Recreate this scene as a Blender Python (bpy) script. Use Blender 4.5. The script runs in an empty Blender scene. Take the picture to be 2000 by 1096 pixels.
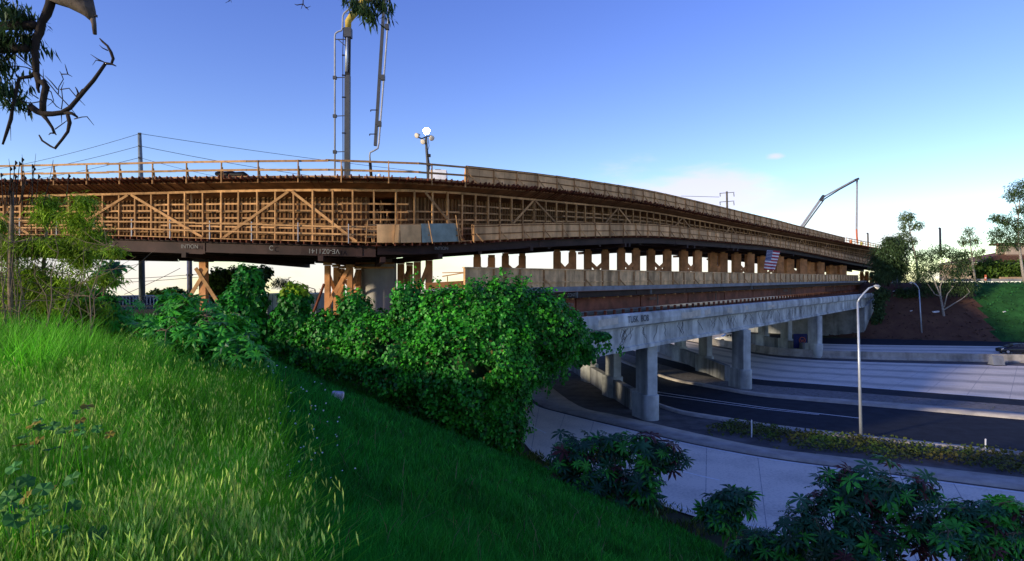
import bpy, bmesh, math, random
import numpy as np
from mathutils import Vector, Matrix, noise as mnoise
rnd = random.Random(7)
RS = np.random.RandomState(11)
sc = bpy.context.scene
COL = sc.collection
# ------------------------------------------------------------------ camera
F = 1200.0; U0 = 1000.0; V0 = 552.0          # focal length and horizon in photo pixels (2000 x 1096)
cam = bpy.data.cameras.new('camera'); camo = bpy.data.objects.new('camera', cam); COL.objects.link(camo)
cam.sensor_width = 36.0; cam.lens = 36.0*F/2000.0; cam.shift_y = (V0-548.0)/2000.0
cam.clip_start = 0.05; cam.clip_end = 3000.0
camo.location = (0, 0, 0); camo.rotation_euler = (math.radians(90), 0, 0)
sc.camera = camo
# ------------------------------------------------------------------ sky and sun
SUN_EL = 12.0
SUN_AZ = math.atan2(-0.86, -0.51)            # low sun, behind and left of the camera
w = bpy.data.worlds.new('World'); sc.world = w; w.use_nodes = True
nt = w.node_tree; nt.nodes.clear()
def N(t, **k):
    n = nt.nodes.new(t)
    for a, b in k.items(): setattr(n, a, b)
    return n
out = N('ShaderNodeOutputWorld'); bg = N('ShaderNodeBackground')
sky = N('ShaderNodeTexSky'); sky.sky_type = 'NISHITA'; sky.sun_disc = False
sky.sun_elevation = math.radians(SUN_EL); sky.sun_rotation = SUN_AZ % (2*math.pi)
sky.air_density = 1.0; sky.dust_density = 0.08; sky.ozone_density = 2.2; sky.altitude = 20
hs = N('ShaderNodeHueSaturation'); hs.inputs['Saturation'].default_value = 1.24; hs.inputs['Hue'].default_value = 0.536
nt.links.new(sky.outputs[0], hs.inputs['Color'])
# clouds: a low bank near the horizon and a few scattered puffs, laid out by direction
tc = N('ShaderNodeTexCoord'); sep = N('ShaderNodeSeparateXYZ'); nt.links.new(tc.outputs['Generated'], sep.inputs[0])
mp = N('ShaderNodeMapping'); mp.inputs['Scale'].default_value = (3.0, 3.0, 11.0); mp.inputs['Location'].default_value = (0.9, 0.35, 0.0)
nt.links.new(tc.outputs['Generated'], mp.inputs[0])
nz = N('ShaderNodeTexNoise'); nz.inputs['Scale'].default_value = 1.0; nz.inputs['Detail'].default_value = 7; nz.inputs['Roughness'].default_value = 0.55
nt.links.new(mp.outputs[0], nz.inputs['Vector'])
band = N('ShaderNodeMapRange'); band.inputs[1].default_value = 0.0; band.inputs[2].default_value = 0.25
band.inputs[3].default_value = 0.18; band.inputs[4].default_value = -0.20
nt.links.new(sep.outputs['Z'], band.inputs[0])
ad = N('ShaderNodeMath', operation='ADD'); nt.links.new(nz.outputs['Fac'], ad.inputs[0]); nt.links.new(band.outputs[0], ad.inputs[1])
cm = N('ShaderNodeMapRange'); cm.interpolation_type = 'SMOOTHSTEP'
cm.inputs[1].default_value = 0.50; cm.inputs[2].default_value = 0.68; cm.inputs[3].default_value = 0.0; cm.inputs[4].default_value = 0.75
cur = ad.outputs[0]
for cdir, cscale, gain in (((.33,.935,.125),(5.5,5.5,20),.19), ((.388,.903,.186),(34,34,90),.30), ((.62,.78,.12),(16,16,60),.14)):   # three separate clouds
    vm = N('ShaderNodeVectorMath', operation='SUBTRACT'); nt.links.new(tc.outputs['Generated'], vm.inputs[0]); vm.inputs[1].default_value = cdir
    v2 = N('ShaderNodeVectorMath', operation='MULTIPLY'); nt.links.new(vm.outputs[0], v2.inputs[0]); v2.inputs[1].default_value = cscale
    v3 = N('ShaderNodeVectorMath', operation='LENGTH'); nt.links.new(v2.outputs[0], v3.inputs[0])
    r3 = N('ShaderNodeMapRange'); r3.interpolation_type = 'SMOOTHSTEP'; r3.inputs[1].default_value = 1.1; r3.inputs[2].default_value = 0.0; r3.inputs[3].default_value = 0.0; r3.inputs[4].default_value = gain
    nt.links.new(v3.outputs['Value'], r3.inputs[0]); a3 = N('ShaderNodeMath', operation='ADD'); nt.links.new(cur, a3.inputs[0]); nt.links.new(r3.outputs[0], a3.inputs[1]); cur = a3.outputs[0]
nt.links.new(cur, cm.inputs[0])
cmix = N('ShaderNodeMixRGB'); nt.links.new(cm.outputs[0], cmix.inputs[0]); nt.links.new(hs.outputs[0], cmix.inputs[1])
cmix.inputs[2].default_value = (3.35, 3.05, 3.55, 1)
nt.links.new(cmix.outputs[0], bg.inputs['Color']); bg.inputs["Strength"].default_value = 0.15
nt.links.new(bg.outputs[0], out.inputs[0])
sun = bpy.data.lights.new('sun', 'SUN'); suno = bpy.data.objects.new('sun', sun); COL.objects.link(suno)
sun.energy = 2.6; sun.angle = math.radians(3.0); sun.color = (1.0, 0.84, 0.62)
el = math.radians(SUN_EL)
sd = Vector((math.sin(SUN_AZ)*math.cos(el), math.cos(SUN_AZ)*math.cos(el), math.sin(el)))
suno.rotation_euler = (-sd).to_track_quat('-Z', 'Y').to_euler()
vs = sc.view_settings; vs.view_transform = 'Standard'; vs.look = 'None'; vs.gamma = 1.0; vs.exposure = 0.95; vs.use_curve_mapping = False
sc.cycles.max_bounces = 5; sc.cycles.diffuse_bounces = 3; sc.cycles.transparent_max_bounces = 6
# ------------------------------------------------------------------ helpers
def P(u, v, Y): return Vector(((u-U0)*Y/F, Y, (V0-v)*Y/F))
def G(u, v, Z=-10.0):
    Y = Z*F/(V0-v); return Vector(((u-U0)*Y/F, Y, Z))
def tag(o, label=None, cat=None, group=None, kind=None):
    if label: o['label'] = label
    if cat: o['category'] = cat
    if group: o['group'] = group
    if kind: o['kind'] = kind
    return o
def link(o, parent=None):
    COL.objects.link(o)
    if parent is not None: o.parent = parent
    return o
def empty(name, loc, label, cat, group=None):
    o = bpy.data.objects.new(name, None); o.location = loc; o.empty_display_size = 0.3
    COL.objects.link(o); tag(o, label, cat, group); o.matrix_basis = Matrix.Translation(Vector(loc)); return o
def child(o, parent):
    """parent o (built in world coordinates) to parent and keep it where it is"""
    if parent is not None:
        o.parent = parent
        o.matrix_parent_inverse = wm(parent).inverted()
    return o
def wm(o):
    m = o.matrix_basis.copy()
    if o.parent is not None: m = wm(o.parent) @ o.matrix_parent_inverse @ m
    return m
def mesh_np(name, verts, faces_loops, loop_starts, m, smooth=False):
    me = bpy.data.meshes.new(name)
    verts = np.asarray(verts, dtype=np.float32).reshape(-1, 3)
    me.vertices.add(len(verts)); me.vertices.foreach_set('co', verts.ravel())
    fl = np.asarray(faces_loops, dtype=np.int32); me.loops.add(len(fl)); me.loops.foreach_set('vertex_index', fl)
    ls = np.asarray(loop_starts, dtype=np.int32); me.polygons.add(len(ls)); me.polygons.foreach_set('loop_start', ls)
    me.update(calc_edges=True)
    if smooth: me.polygons.foreach_set('use_smooth', np.ones(len(ls), dtype=bool))
    if m: me.materials.append(m)
    return me
def mesh_k(name, verts, faces, m, smooth=False):
    """faces: (n,k) index array, every face with k corners"""
    faces = np.asarray(faces, dtype=np.int32); k = faces.shape[1]
    return mesh_np(name, verts, faces.ravel(), np.arange(len(faces))*k, m, smooth)
def mesh_py(name, verts, faces, m, smooth=False):
    me = bpy.data.meshes.new(name); me.from_pydata([tuple(v) for v in verts], [], [tuple(f) for f in faces]); me.update()
    if smooth:
        for p in me.polygons: p.use_smooth = True
    if m: me.materials.append(m)
    return me
def obj(name, me, parent=None):
    o = bpy.data.objects.new(name, me); COL.objects.link(o); return child(o, parent)
class MB:
    """collects shapes in world coordinates for one mesh"""
    def __init__(s): s.v = []; s.f = []
    def add(s, vs, fs):
        b = len(s.v); s.v += [tuple(v) for v in vs]; s.f += [tuple(i+b for i in f) for f in fs]; return s
    def box(s, lo, hi):
        x0, y0, z0 = lo; x1, y1, z1 = hi
        return s.add([(x0,y0,z0),(x1,y0,z0),(x1,y1,z0),(x0,y1,z0),(x0,y0,z1),(x1,y0,z1),(x1,y1,z1),(x0,y1,z1)], CF)
    def bar(s, p, q, w, h, up=(0,0,1)):
        m = bar_matrix(p, q, w, h, up)
        return s.add([m @ Vector(c) for c in CV], CF)
    def mbox(s, m):
        return s.add([m @ Vector(c) for c in CV], CF)
    def tube(s, pts, rads, n=8, cap=True):
        pts = [Vector(p) for p in pts]
        if not hasattr(rads, '__len__'): rads = [rads]*len(pts)
        b = len(s.v); prev = None
        for i, p in enumerate(pts):
            t = (pts[min(i+1, len(pts)-1)]-pts[max(i-1, 0)]).normalized()
            if prev is None:
                a = t.cross(Vector((0,0,1)))
                if a.length < 1e-3: a = t.cross(Vector((1,0,0)))
                a.normalize()
            else:
                a = (prev - t*prev.dot(t)).normalized()
            prev = a; c = t.cross(a)
            for k in range(n):
                an = 2*math.pi*k/n
                s.v.append(tuple(p + (a*math.cos(an)+c*math.sin(an))*rads[i]))
        for i in range(len(pts)-1):
            for k in range(n):
                s.f.append((b+i*n+k, b+i*n+(k+1)%n, b+(i+1)*n+(k+1)%n, b+(i+1)*n+k))
        if cap:
            s.f.append(tuple(b+k for k in range(n))[::-1]); s.f.append(tuple(b+(len(pts)-1)*n+k for k in range(n)))
        return s
    def build(s, name, m, parent=None, smooth=False):
        return obj(name, mesh_py(name, s.v, s.f, m, smooth), parent)
CV = [(-.5,-.5,-.5),(.5,-.5,-.5),(.5,.5,-.5),(-.5,.5,-.5),(-.5,-.5,.5),(.5,-.5,.5),(.5,.5,.5),(-.5,.5,.5)]
CF = [(0,3,2,1),(4,5,6,7),(0,1,5,4),(1,2,6,5),(2,3,7,6),(3,0,4,7)]
def bar_matrix(p, q, w, h, up=(0,0,1)):
    p = Vector(p); q = Vector(q); d = q-p; L = max(d.length, 1e-5); x = d/L
    up = Vector(up)
    y = up.cross(x)
    if y.length < 1e-3: y = Vector((0,1,0)).cross(x)
    if y.length < 1e-3: y = Vector((1,0,0))
    y.normalize(); z = x.cross(y)
    m = Matrix(((x.x*L, y.x*w, z.x*h, 0), (x.y*L, y.y*w, z.y*h, 0), (x.z*L, y.z*w, z.z*h, 0), (0,0,0,1)))
    m.translation = (p+q)/2
    return m
_unit = {}
def unit_box(m):
    """one shared slightly chamfered unit box for each material"""
    if m.name not in _unit:
        me = mesh_py('board', CV, CF, m); _unit[m.name] = me
    return _unit[m.name]
def pieces(name, mats, m, parent, limit=290):
    """one child object for each matrix in mats (shared box mesh); past the limit the ones farthest off are joined"""
    mats = sorted(mats, key=lambda k: k.translation.length_squared)
    me = unit_box(m)
    for k in mats[:limit]:
        o = bpy.data.objects.new(name, me); COL.objects.link(o); o.matrix_basis = k; child(o, parent)
    if len(mats) > limit:
        b = MB()
        for k in mats[limit:]: b.mbox(k)
        o = b.build(name, m, parent); o['kind'] = 'stuff'
# ------------------------------------------------------------------ materials
MATS = {}
def mat(name, col, rough=0.8, var=0.25, scale=3.0, col2=None, spec=0.2, metal=0.0, bump=0.0, objvar=0.0, island=0.0,
        transl=0.0, detail=6, stretch=(1,1,1), coords='Object', emit=0.0, streak=0.0):
    m = bpy.data.materials.new(name); m.use_nodes = True; t = m.node_tree; t.nodes.clear(); MATS[name] = m
    def n(k, **a):
        x = t.nodes.new(k)
        for p_, q_ in a.items(): setattr(x, p_, q_)
        return x
    o = n('ShaderNodeOutputMaterial'); b = n('ShaderNodeBsdfPrincipled')
    b.inputs['Roughness'].default_value = rough; b.inputs['Specular IOR Level'].default_value = spec; b.inputs['Metallic'].default_value = metal
    g = n('ShaderNodeNewGeometry')
    mp = n('ShaderNodeMapping'); mp.inputs['Scale'].default_value = stretch
    t.links.new(g.outputs['Position'], mp.inputs[0])
    nz = n('ShaderNodeTexNoise'); nz.inputs['Scale'].default_value = scale; nz.inputs['Detail'].default_value = detail; nz.inputs['Roughness'].default_value = 0.62
    t.links.new(mp.outputs[0], nz.inputs['Vector'])
    c2 = col2 if col2 else tuple(min(1, c*(1+var*1.6)) for c in col)
    c1 = col if col2 else tuple(c*(1-var) for c in col)
    mr = n('ShaderNodeMapRange'); mr.inputs[1].default_value = 0.32; mr.inputs[2].default_value = 0.68; t.links.new(nz.outputs['Fac'], mr.inputs[0])
    mx = n('ShaderNodeMixRGB'); mx.inputs[1].default_value = (*c1, 1); mx.inputs[2].default_value = (*c2, 1); t.links.new(mr.outputs[0], mx.inputs[0])
    cur = mx.outputs[0]
    if streak:
        mp2 = n('ShaderNodeMapping'); mp2.inputs['Scale'].default_value = (.8, .8, 0.10); t.links.new(g.outputs['Position'], mp2.inputs[0])
        n2 = n('ShaderNodeTexNoise'); n2.inputs['Scale'].default_value = 1.5; n2.inputs['Detail'].default_value = 5; t.links.new(mp2.outputs[0], n2.inputs['Vector'])
        m2 = n('ShaderNodeMapRange'); m2.inputs[1].default_value = 0.45; m2.inputs[2].default_value = 0.7; m2.inputs[3].default_value = 1.0; m2.inputs[4].default_value = 1.0-streak
        t.links.new(n2.outputs['Fac'], m2.inputs[0])
        x2 = n('ShaderNodeMixRGB', blend_type='MULTIPLY'); x2.inputs[0].default_value = 1; t.links.new(cur, x2.inputs[1]); t.links.new(m2.outputs[0], x2.inputs[2]); cur = x2.outputs[0]
    for amount, node, sock in ((objvar, 'ShaderNodeObjectInfo', 'Random'), (island, 'ShaderNodeNewGeometry', 'Random Per Island')):
        if amount:
            oi = n(node); mm = n('ShaderNodeMapRange'); mm.inputs[3].default_value = 1-amount; mm.inputs[4].default_value = 1+amount
            t.links.new(oi.outputs[sock], mm.inputs[0])
            x3 = n('ShaderNodeMixRGB', blend_type='MULTIPLY'); x3.inputs[0].default_value = 1
            t.links.new(cur, x3.inputs[1]); t.links.new(mm.outputs[0], x3.inputs[2]); cur = x3.outputs[0]
    t.links.new(cur, b.inputs['Base Color'])
    if bump:
        bp = n('ShaderNodeBump'); bp.inputs['Strength'].default_value = bump; bp.inputs['Distance'].default_value = 0.05
        t.links.new(nz.outputs['Fac'], bp.inputs['Height']); t.links.new(bp.outputs[0], b.inputs['Normal'])
    if emit:
        b.inputs['Emission Color'].default_value = (1, .97, .9, 1); b.inputs['Emission Strength'].default_value = emit
    if transl:
        tr = n('ShaderNodeBsdfTranslucent'); t.links.new(cur, tr.inputs['Color'])
        ms = n('ShaderNodeMixShader'); ms.inputs[0].default_value = transl
        t.links.new(b.outputs[0], ms.inputs[1]); t.links.new(tr.outputs[0], ms.inputs[2]); t.links.new(ms.outputs[0], o.inputs[0])
    else:
        t.links.new(b.outputs[0], o.inputs[0])
    return m
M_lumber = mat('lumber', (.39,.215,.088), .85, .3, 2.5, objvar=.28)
M_stud = mat('shade_toned_stud', (.20,.11,.044), .85, .3, 2.5, objvar=.3)  # darker than the lumber: shade behind the outer frame put into the colour
M_form   = mat('shade_toned_plywood', (.155,.070,.026), .85, .3, 1.5, objvar=.22, streak=.3)  # shade under the overhang is painted into this dark plywood colour
M_ply    = mat('parapet_plywood', (.64,.38,.17), .85, .18, 1.2, objvar=.16, streak=.45)
M_plyold = mat('weathered_plywood', (.66,.42,.20), .88, .25, 1.4, objvar=.16, streak=.6)
M_plygrn = mat('grey_green_plywood', (.22,.28,.25), .8, .2, 1.5)
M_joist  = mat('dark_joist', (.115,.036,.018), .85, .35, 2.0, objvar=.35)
M_post   = mat('orange_timber', (.50,.23,.09), .85, .3, 1.2, objvar=.2, streak=.3)
M_steel  = mat('brown_steel', (.028,.014,.011), .7, .35, .8, objvar=.25, spec=.2)
M_rust   = mat('rusty_steel', (.15,.05,.03), .7, .4, .9, objvar=.3)
M_bluegr = mat('grey_painted_steel', (.16,.17,.19), .6, .3, .8)
M_conc   = mat('old_concrete', (.42,.44,.42), .9, .35, .45, streak=.45, bump=.15)
M_concd  = mat('dirty_concrete', (.22,.23,.23), .9, .3, .6, streak=.5, bump=.15)
M_newconc= mat('smooth_concrete', (.34,.32,.28), .85, .12, .8, streak=.2)
M_kerb   = mat('kerb_concrete', (.36,.33,.29), .9, .2, 1.0, bump=.1)
M_white  = mat('white_paint', (.75,.75,.75), .6, .1, 3)
M_letter = mat('stencil_paint', (.17,.17,.15), .8, .15, 6)
M_spray  = mat('spray_paint', (.05,.06,.07), .8, .2, 6)
M_galv   = mat('galvanised_steel', (.42,.46,.50), .45, .1, 2, metal=.4, spec=.5)
M_grey   = mat('grey_steel', (.040,.043,.05), .55, .2, 2, spec=.4)
M_lgrey  = mat('light_grey_pipe', (.30,.31,.33), .5, .15, 2, spec=.4)
M_black  = mat('black_rubber', (.012,.012,.013), .6, .3, 4)
M_wire   = mat('cable', (.02,.02,.022), .6, .1, 4)
M_polew  = mat('pole_wood', (.10,.09,.075), .9, .3, 2)
M_yel    = mat('yellow_paint', (.42,.30,.05), .6, .2, 3)
M_bark   = mat('bark', (.026,.019,.015), .9, .4, 6, bump=.4)
M_bough  = mat('grey_bough_bark', (.09,.07,.055), .9, .45, 7, bump=.4)
M_pale   = mat('pale_bark', (.27,.24,.20), .85, .3, 3)
M_twig   = mat('dry_twig', (.17,.125,.075), .9, .3, 5)
M_ivy    = mat('ivy_leaf', (.022,.185,.012), .5, .4, .8, island=.55, transl=.22, spec=.35)
M_ivynew = mat('young_ivy_leaf', (.055,.33,.016), .5, .35, 1.0, island=.4, transl=.3, spec=.35)
M_castor = mat('castor_leaf', (.050,.30,.020), .5, .35, 2.0, objvar=.4, transl=.25, spec=.4)
M_castord= mat('castor_leaf_dark', (.022,.095,.034), .5, .4, 2.0, objvar=.45, transl=.18, spec=.35)
M_castorr= mat('castor_leaf_red', (.10,.03,.025), .5, .4, 2.0, objvar=.4, transl=.2)
M_leafy  = mat('yellow_leaf', (.21,.17,.02), .6, .3, 5, objvar=.2, transl=.3)
M_olive  = mat('feathery_leaf', (.18,.29,.014), .6, .35, 2, island=.45, transl=.3)
M_euc    = mat('eucalyptus_leaf', (.085,.125,.04), .55, .3, 1.5, island=.5, transl=.2)
M_eucd   = mat('dark_evergreen_leaf', (.045,.080,.026), .6, .3, 1.5, island=.5, transl=.15)
M_euchang= mat('hanging_leaf', (.035,.070,.022), .55, .3, 2, island=.5, transl=.3)
M_hedge  = mat('hedge_leaf', (.055,.105,.012), .6, .3, 1.5, island=.5, transl=.2)
M_grass  = mat('slope_grass', (.018,.19,.014), .6, .5, .7, island=.5, transl=.25)
M_oat    = mat('oat_blade', (.095,.36,.010), .6, .45, 1.1, island=.5, transl=.3)
M_oathead= mat('oat_spikelet', (.42,.58,.11), .6, .35, 3, island=.45, transl=.35)
M_cover  = mat('ground_cover', (.050,.120,.014), .7, .5, .45, col2=(.12,.095,.022), island=.5, transl=.15)
# ------------------------------------------------------------------ terrain
def softmax(a, b, k): return a + k*np.logaddexp(0, (b-a)/k)
FARB = np.array([(20,3000),(38,400),(43,200),(50,128),(63,109.5),(84,103),(140,88),(320,40)], float)
def far_dist(x, y):
    """signed distance beyond the far toe of the cutting"""
    best = np.full(np.shape(x), 1e9)
    for (ax, ay), (bx, by) in zip(FARB[:-1], FARB[1:]):
        dx, dy = bx-ax, by-ay; t = np.clip(((x-ax)*dx+(y-ay)*dy)/(dx*dx+dy*dy), 0, 1)
        best = np.minimum(best, np.hypot(x-ax-t*dx, y-ay-t*dy))
    return np.where(y > np.interp(x, FARB[:,0], FARB[:,1]), best, -best)
def ground_z(x, y):
    x = np.asarray(x, float); y = np.asarray(y, float)
    ye = np.clip(y, -30, 34)
    xe = x + np.clip(y-34, 0, 400)*0.1
    slope = .244*ye + .4*xe
    plat = .02*np.clip(y, 0, 45)
    g = softmax(plat, slope, .45)
    z = np.maximum(-1.3-g, -10.06)
    fd = far_dist(x, y)
    zf = np.clip(-10.06 + .62*np.clip(fd-.5, 0, 99), -10.06, -.15)
    z = np.where(fd > 0, zf, z)
    z = np.where((fd <= 0) & (x < -3), z - np.clip((y-75)*.2, 0, 34)*np.clip((-3-x)/6, 0, 1), z)
    return z
def gz(x, y): return float(ground_z(x, y))
def axis(a, b, pts): return np.unique(np.concatenate([np.linspace(p, q, n) for p, q, n in pts]))
gx = axis(0, 0, [(-900,-120,14),(-120,-30,40),(-30,30,150),(30,130,90),(130,900,16)])
gy = axis(0, 0, [(-60,-5,12),(-5,45,130),(45,150,110),(150,500,20),(500,1500,8)])
XX, YY = np.meshgrid(gx, gy); ZZ = ground_z(XX, YY)
bump = np.array([[mnoise.noise((a*.35, b*.35, 0)) for a in gx] for b in gy])*.10
ZZ = np.where(ZZ > -9.9, ZZ+bump, ZZ)
nv = len(gx); nh = len(gy)
idx = np.arange(nv*nh).reshape(nh, nv)
quads = np.stack([idx[:-1,:-1], idx[:-1,1:], idx[1:,1:], idx[1:,:-1]], -1).reshape(-1, 4)
M_soil = mat('soil', (.030,.040,.014), .95, .4, .5, col2=(.055,.050,.024), bump=.3)
M_bankbrown = mat('bank_soil', (.085,.040,.026), .95, .4, .4, col2=(.13,.068,.04), bump=.3)
M_bankgreen = mat('bank_turf', (.016,.072,.014), .95, .4, .5, bump=.3)
me = mesh_k('ground', np.stack([XX, YY, ZZ], -1), quads, M_soil, True)
me.materials.append(M_bankbrown); me.materials.append(M_bankgreen)
cx = XX[:-1,:-1].ravel(); cy = YY[:-1,:-1].ravel(); fdc = far_dist(cx, cy)
uu = U0 + F*cx/np.maximum(cy, 1)
mi = np.where(fdc > -.5, np.where(cx > 82 - np.clip(fdc,0,20)*-.35 , 2, 1), 0).astype(np.int32)
me.polygons.foreach_set('material_index', mi)
tag(obj('ground', me), 'rolling earth bank and cutting under the grass', 'ground', kind='structure')
# ------------------------------------------------------------------ roads
XT = dict(L0=-9, L1=-3.5, L2=-2.5, L3=-1.2, L4=-.8, L5=8, L6=8.5, L7=10, L8=11.5, L9=25, L10=27.2, L11=37, L12=40.5)
LN = dict(
 L0=[(1025,872),(1070,908),(1287,985),(1362,1012)],
 L1=[(1030,790),(1140,818),(1350,868),(1500,896),(2000,961)],
 L2=[(1120,799),(1200,813),(1350,848),(1490,879),(2000,938)],
 L3=[(1300,805),(1440,827),(1500,837),(1680,858),(2000,891)],
 L4=[(1300,800),(1440,822),(1500,832),(1680,853),(2000,886)],
 L5=[(1300,742),(1475,774),(2000,820)],
 L6=[(1300,739),(1475,770),(2000,810)],
 L7=[(1350,730),(1475,752),(2000,793)],
 L8=[(1380,722),(1475,741),(2000,781)],
 L9=[(1500,697),(1600,704),(1720,708),(2000,715)],
 L10=[(1500,686),(1600,692),(1720,695),(2000,699)],
 L11=[(1570,670),(1620,672),(1720,674),(2000,677)],
 L12=[(1600,662),(1690,663.5),(2000,666)])
def road_line(k, extra=0.0):
    pts = [np.array(G(u, v)[:2]) for u, v in LN[k]]
    d = pts[-1]-pts[-2]; d /= np.linalg.norm(d)
    if k == 'L0': pts += [np.array((20., 17.)), np.array((60., -8.)), np.array((200., -90.))]
    else: pts += [pts[-1]+d*60, pts[-1]+d*220]
    xt = XT[k]; p0 = pts[0]
    pts = [np.array((xt-9, 420.)), np.array((xt, 150.)), np.array((xt*.75+p0[0]*.25, p0[1]+(150-p0[1])*.45))] + pts
    pts = np.array(pts)
    s = np.concatenate([[0], np.cumsum(np.hypot(*np.diff(pts, axis=0).T))])
    fr = np.concatenate([np.linspace(0, s[3], 60, endpoint=False), np.linspace(s[3], s[-2], 120, endpoint=False), np.linspace(s[-2], s[-1], 12)])
    X = np.interp(fr, s, pts[:,0]); Yv = np.interp(fr, s, pts[:,1])
    ker = np.hanning(9); ker /= ker.sum()
    def sm(a):
        b = np.convolve(np.pad(a, 4, mode='reflect', reflect_type='odd'), ker, 'valid'); return b
    return np.stack([sm(X), sm(Yv)], -1)
RL = {k: road_line(k) for k in LN}
def strip(name, a, b, z, m, parent=None, za=None, zb=None):
    n = len(a); v = np.concatenate([np.c_[a, np.full(n, z if za is None else za)], np.c_[b, np.full(n, z if zb is None else zb)]])
    i = np.arange(n-1); f = np.stack([i, i+1, n+i+1, n+i], -1)
    return obj(name, mesh_k(name, v, f, m), parent)
def kerb(name, a, b, z0, z1, m):
    n = len(a); d = (b-a); d /= np.linalg.norm(d, axis=1)[:,None]
    rows = [np.c_[a-d*.02, np.full(n, z0)], np.c_[a+d*.05, np.full(n, z1)], np.c_[b-d*.05, np.full(n, z1)], np.c_[b+d*.02, np.full(n, z0)]]
    v = np.concatenate(rows); i = np.arange(n-1)
    f = np.concatenate([np.stack([r*n+i, r*n+i+1, (r+1)*n+i+1, (r+1)*n+i], -1) for r in range(3)])
    return obj(name, mesh_k(name, v, f, m))
M_pave = mat('ramp_concrete', (.60,.55,.52), .85, .14, 2.2, bump=.12, spec=.15, detail=9)
M_asph = mat('dark_asphalt', (.018,.022,.032), .85, .25, 1.0, bump=.1, spec=.1)
M_gore = mat('gore_dirt', (.085,.080,.078), .95, .35, .8, bump=.3)
M_gravel = mat('gravel_strip', (.16,.15,.145), .95, .3, 2.5, bump=.3)
# freeway concrete with tyre-worn lanes running along each lane (v across the lanes in metres)
def lanes_mat(name, nl, worn=.60):
    m = bpy.data.materials.new(name); m.use_nodes = True; t = m.node_tree; b = t.nodes['Principled BSDF']; b.inputs['Roughness'].default_value = .85
    b.inputs['Specular IOR Level'].default_value = .15
    uv = t.nodes.new('ShaderNodeUVMap'); sp = t.nodes.new('ShaderNodeSeparateXYZ'); t.links.new(uv.outputs[0], sp.inputs[0])
    mu = t.nodes.new('ShaderNodeMath'); mu.operation = 'MULTIPLY'; mu.inputs[1].default_value = nl*2*math.pi; t.links.new(sp.outputs['Y'], mu.inputs[0])
    co = t.nodes.new('ShaderNodeMath'); co.operation = 'COSINE'; t.links.new(mu.outputs[0], co.inputs[0])
    mr = t.nodes.new('ShaderNodeMapRange'); mr.inputs[1].default_value = -1; mr.inputs[2].default_value = -.1; mr.inputs[3].default_value = worn; mr.inputs[4].default_value = 1; t.links.new(co.outputs[0], mr.inputs[0])
    g = t.nodes.new('ShaderNodeNewGeometry'); nz = t.nodes.new('ShaderNodeTexNoise'); nz.inputs['Scale'].default_value = .5; nz.inputs['Detail'].default_value = 8; t.links.new(g.outputs['Position'], nz.inputs['Vector'])
    m2 = t.nodes.new('ShaderNodeMapRange'); m2.inputs[1].default_value = .3; m2.inputs[2].default_value = .7; m2.inputs[3].default_value = .84; m2.inputs[4].default_value = 1.15; t.links.new(nz.outputs['Fac'], m2.inputs[0])
    n3 = t.nodes.new('ShaderNodeTexNoise'); n3.inputs['Scale'].default_value = 7.0; n3.inputs['Detail'].default_value = 9; n3.inputs['Roughness'].default_value = .75; t.links.new(g.outputs['Position'], n3.inputs['Vector'])
    m3 = t.nodes.new('ShaderNodeMapRange'); m3.inputs[1].default_value = .36; m3.inputs[2].default_value = .56; m3.inputs[3].default_value = .74; m3.inputs[4].default_value = 1.08; t.links.new(n3.outputs['Fac'], m3.inputs[0])
    a = t.nodes.new('ShaderNodeMath'); a.operation = 'MULTIPLY'; t.links.new(mr.outputs[0], a.inputs[0]); t.links.new(m2.outputs[0], a.inputs[1])
    mx = t.nodes.new('ShaderNodeMixRGB'); mx.inputs[1].default_value = (.03,.035,.045,1); mx.inputs[2].default_value = (.74,.665,.56,1); a3 = t.nodes.new('ShaderNodeMath'); a3.operation = 'MULTIPLY'; t.links.new(a.outputs[0], a3.inputs[0]); t.links.new(m3.outputs[0], a3.inputs[1]); t.links.new(a3.outputs[0], mx.inputs[0]); t.links.new(mx.outputs[0], b.inputs['Base Color'])
    return m
def lane_strip(name, a, b, z, m):
    o = strip(name, a, b, z, m); me = o.data; n = len(a); uvl = me.uv_layers.new(name='UVMap')
    li = np.zeros(len(me.loops), np.int32); me.loops.foreach_get('vertex_index', li)
    uvs = np.stack([(li % n)/n, (li >= n).astype(float)], -1).astype(np.float32); uvl.data.foreach_set('uv', uvs.ravel())
    return o
S = lambda o, l, c: tag(o, l, c, kind='structure')
S(lane_strip('ramp_road', RL['L0'], RL['L1'], -10, lanes_mat('ramp_lanes', 2, .88)), 'pale concrete exit ramp at the foot of the grass slope', 'road')
S(strip('gore_ground', RL['L1'], RL['L3'], -10.004, M_gore), 'bare dirt gore between the ramp and the dark lanes', 'ground')
kerb('gutter_kerb', RL['L1']+(RL['L2']-RL['L1'])*.12, RL['L2'], -10.0, -9.86, M_kerb)
S(bpy.data.objects['gutter_kerb'], 'pale concrete gutter along the far side of the ramp', 'kerb')
kerb('near_kerb', RL['L3'], RL['L4'], -10.0, -9.85, M_kerb); S(bpy.data.objects['near_kerb'], 'low kerb between the planted strip and the dark lanes', 'kerb')
S(strip('asphalt_road', RL['L4'], RL['L5'], -10, M_asph), 'dark new asphalt lanes beside the planted strip', 'road')
kerb('far_kerb', RL['L5'], RL['L6'], -10.0, -9.82, M_kerb); S(bpy.data.objects['far_kerb'], 'pale kerb on the far side of the dark lanes', 'kerb')
S(strip('gravel_strip', RL['L6'], RL['L7'], -9.99, M_gravel), 'grey gravel strip between dark lanes and freeway', 'ground')
S(strip('freeway_shoulder', RL['L7'], RL['L8'], -10, M_asph), 'dark asphalt shoulder of the freeway', 'road')
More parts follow.
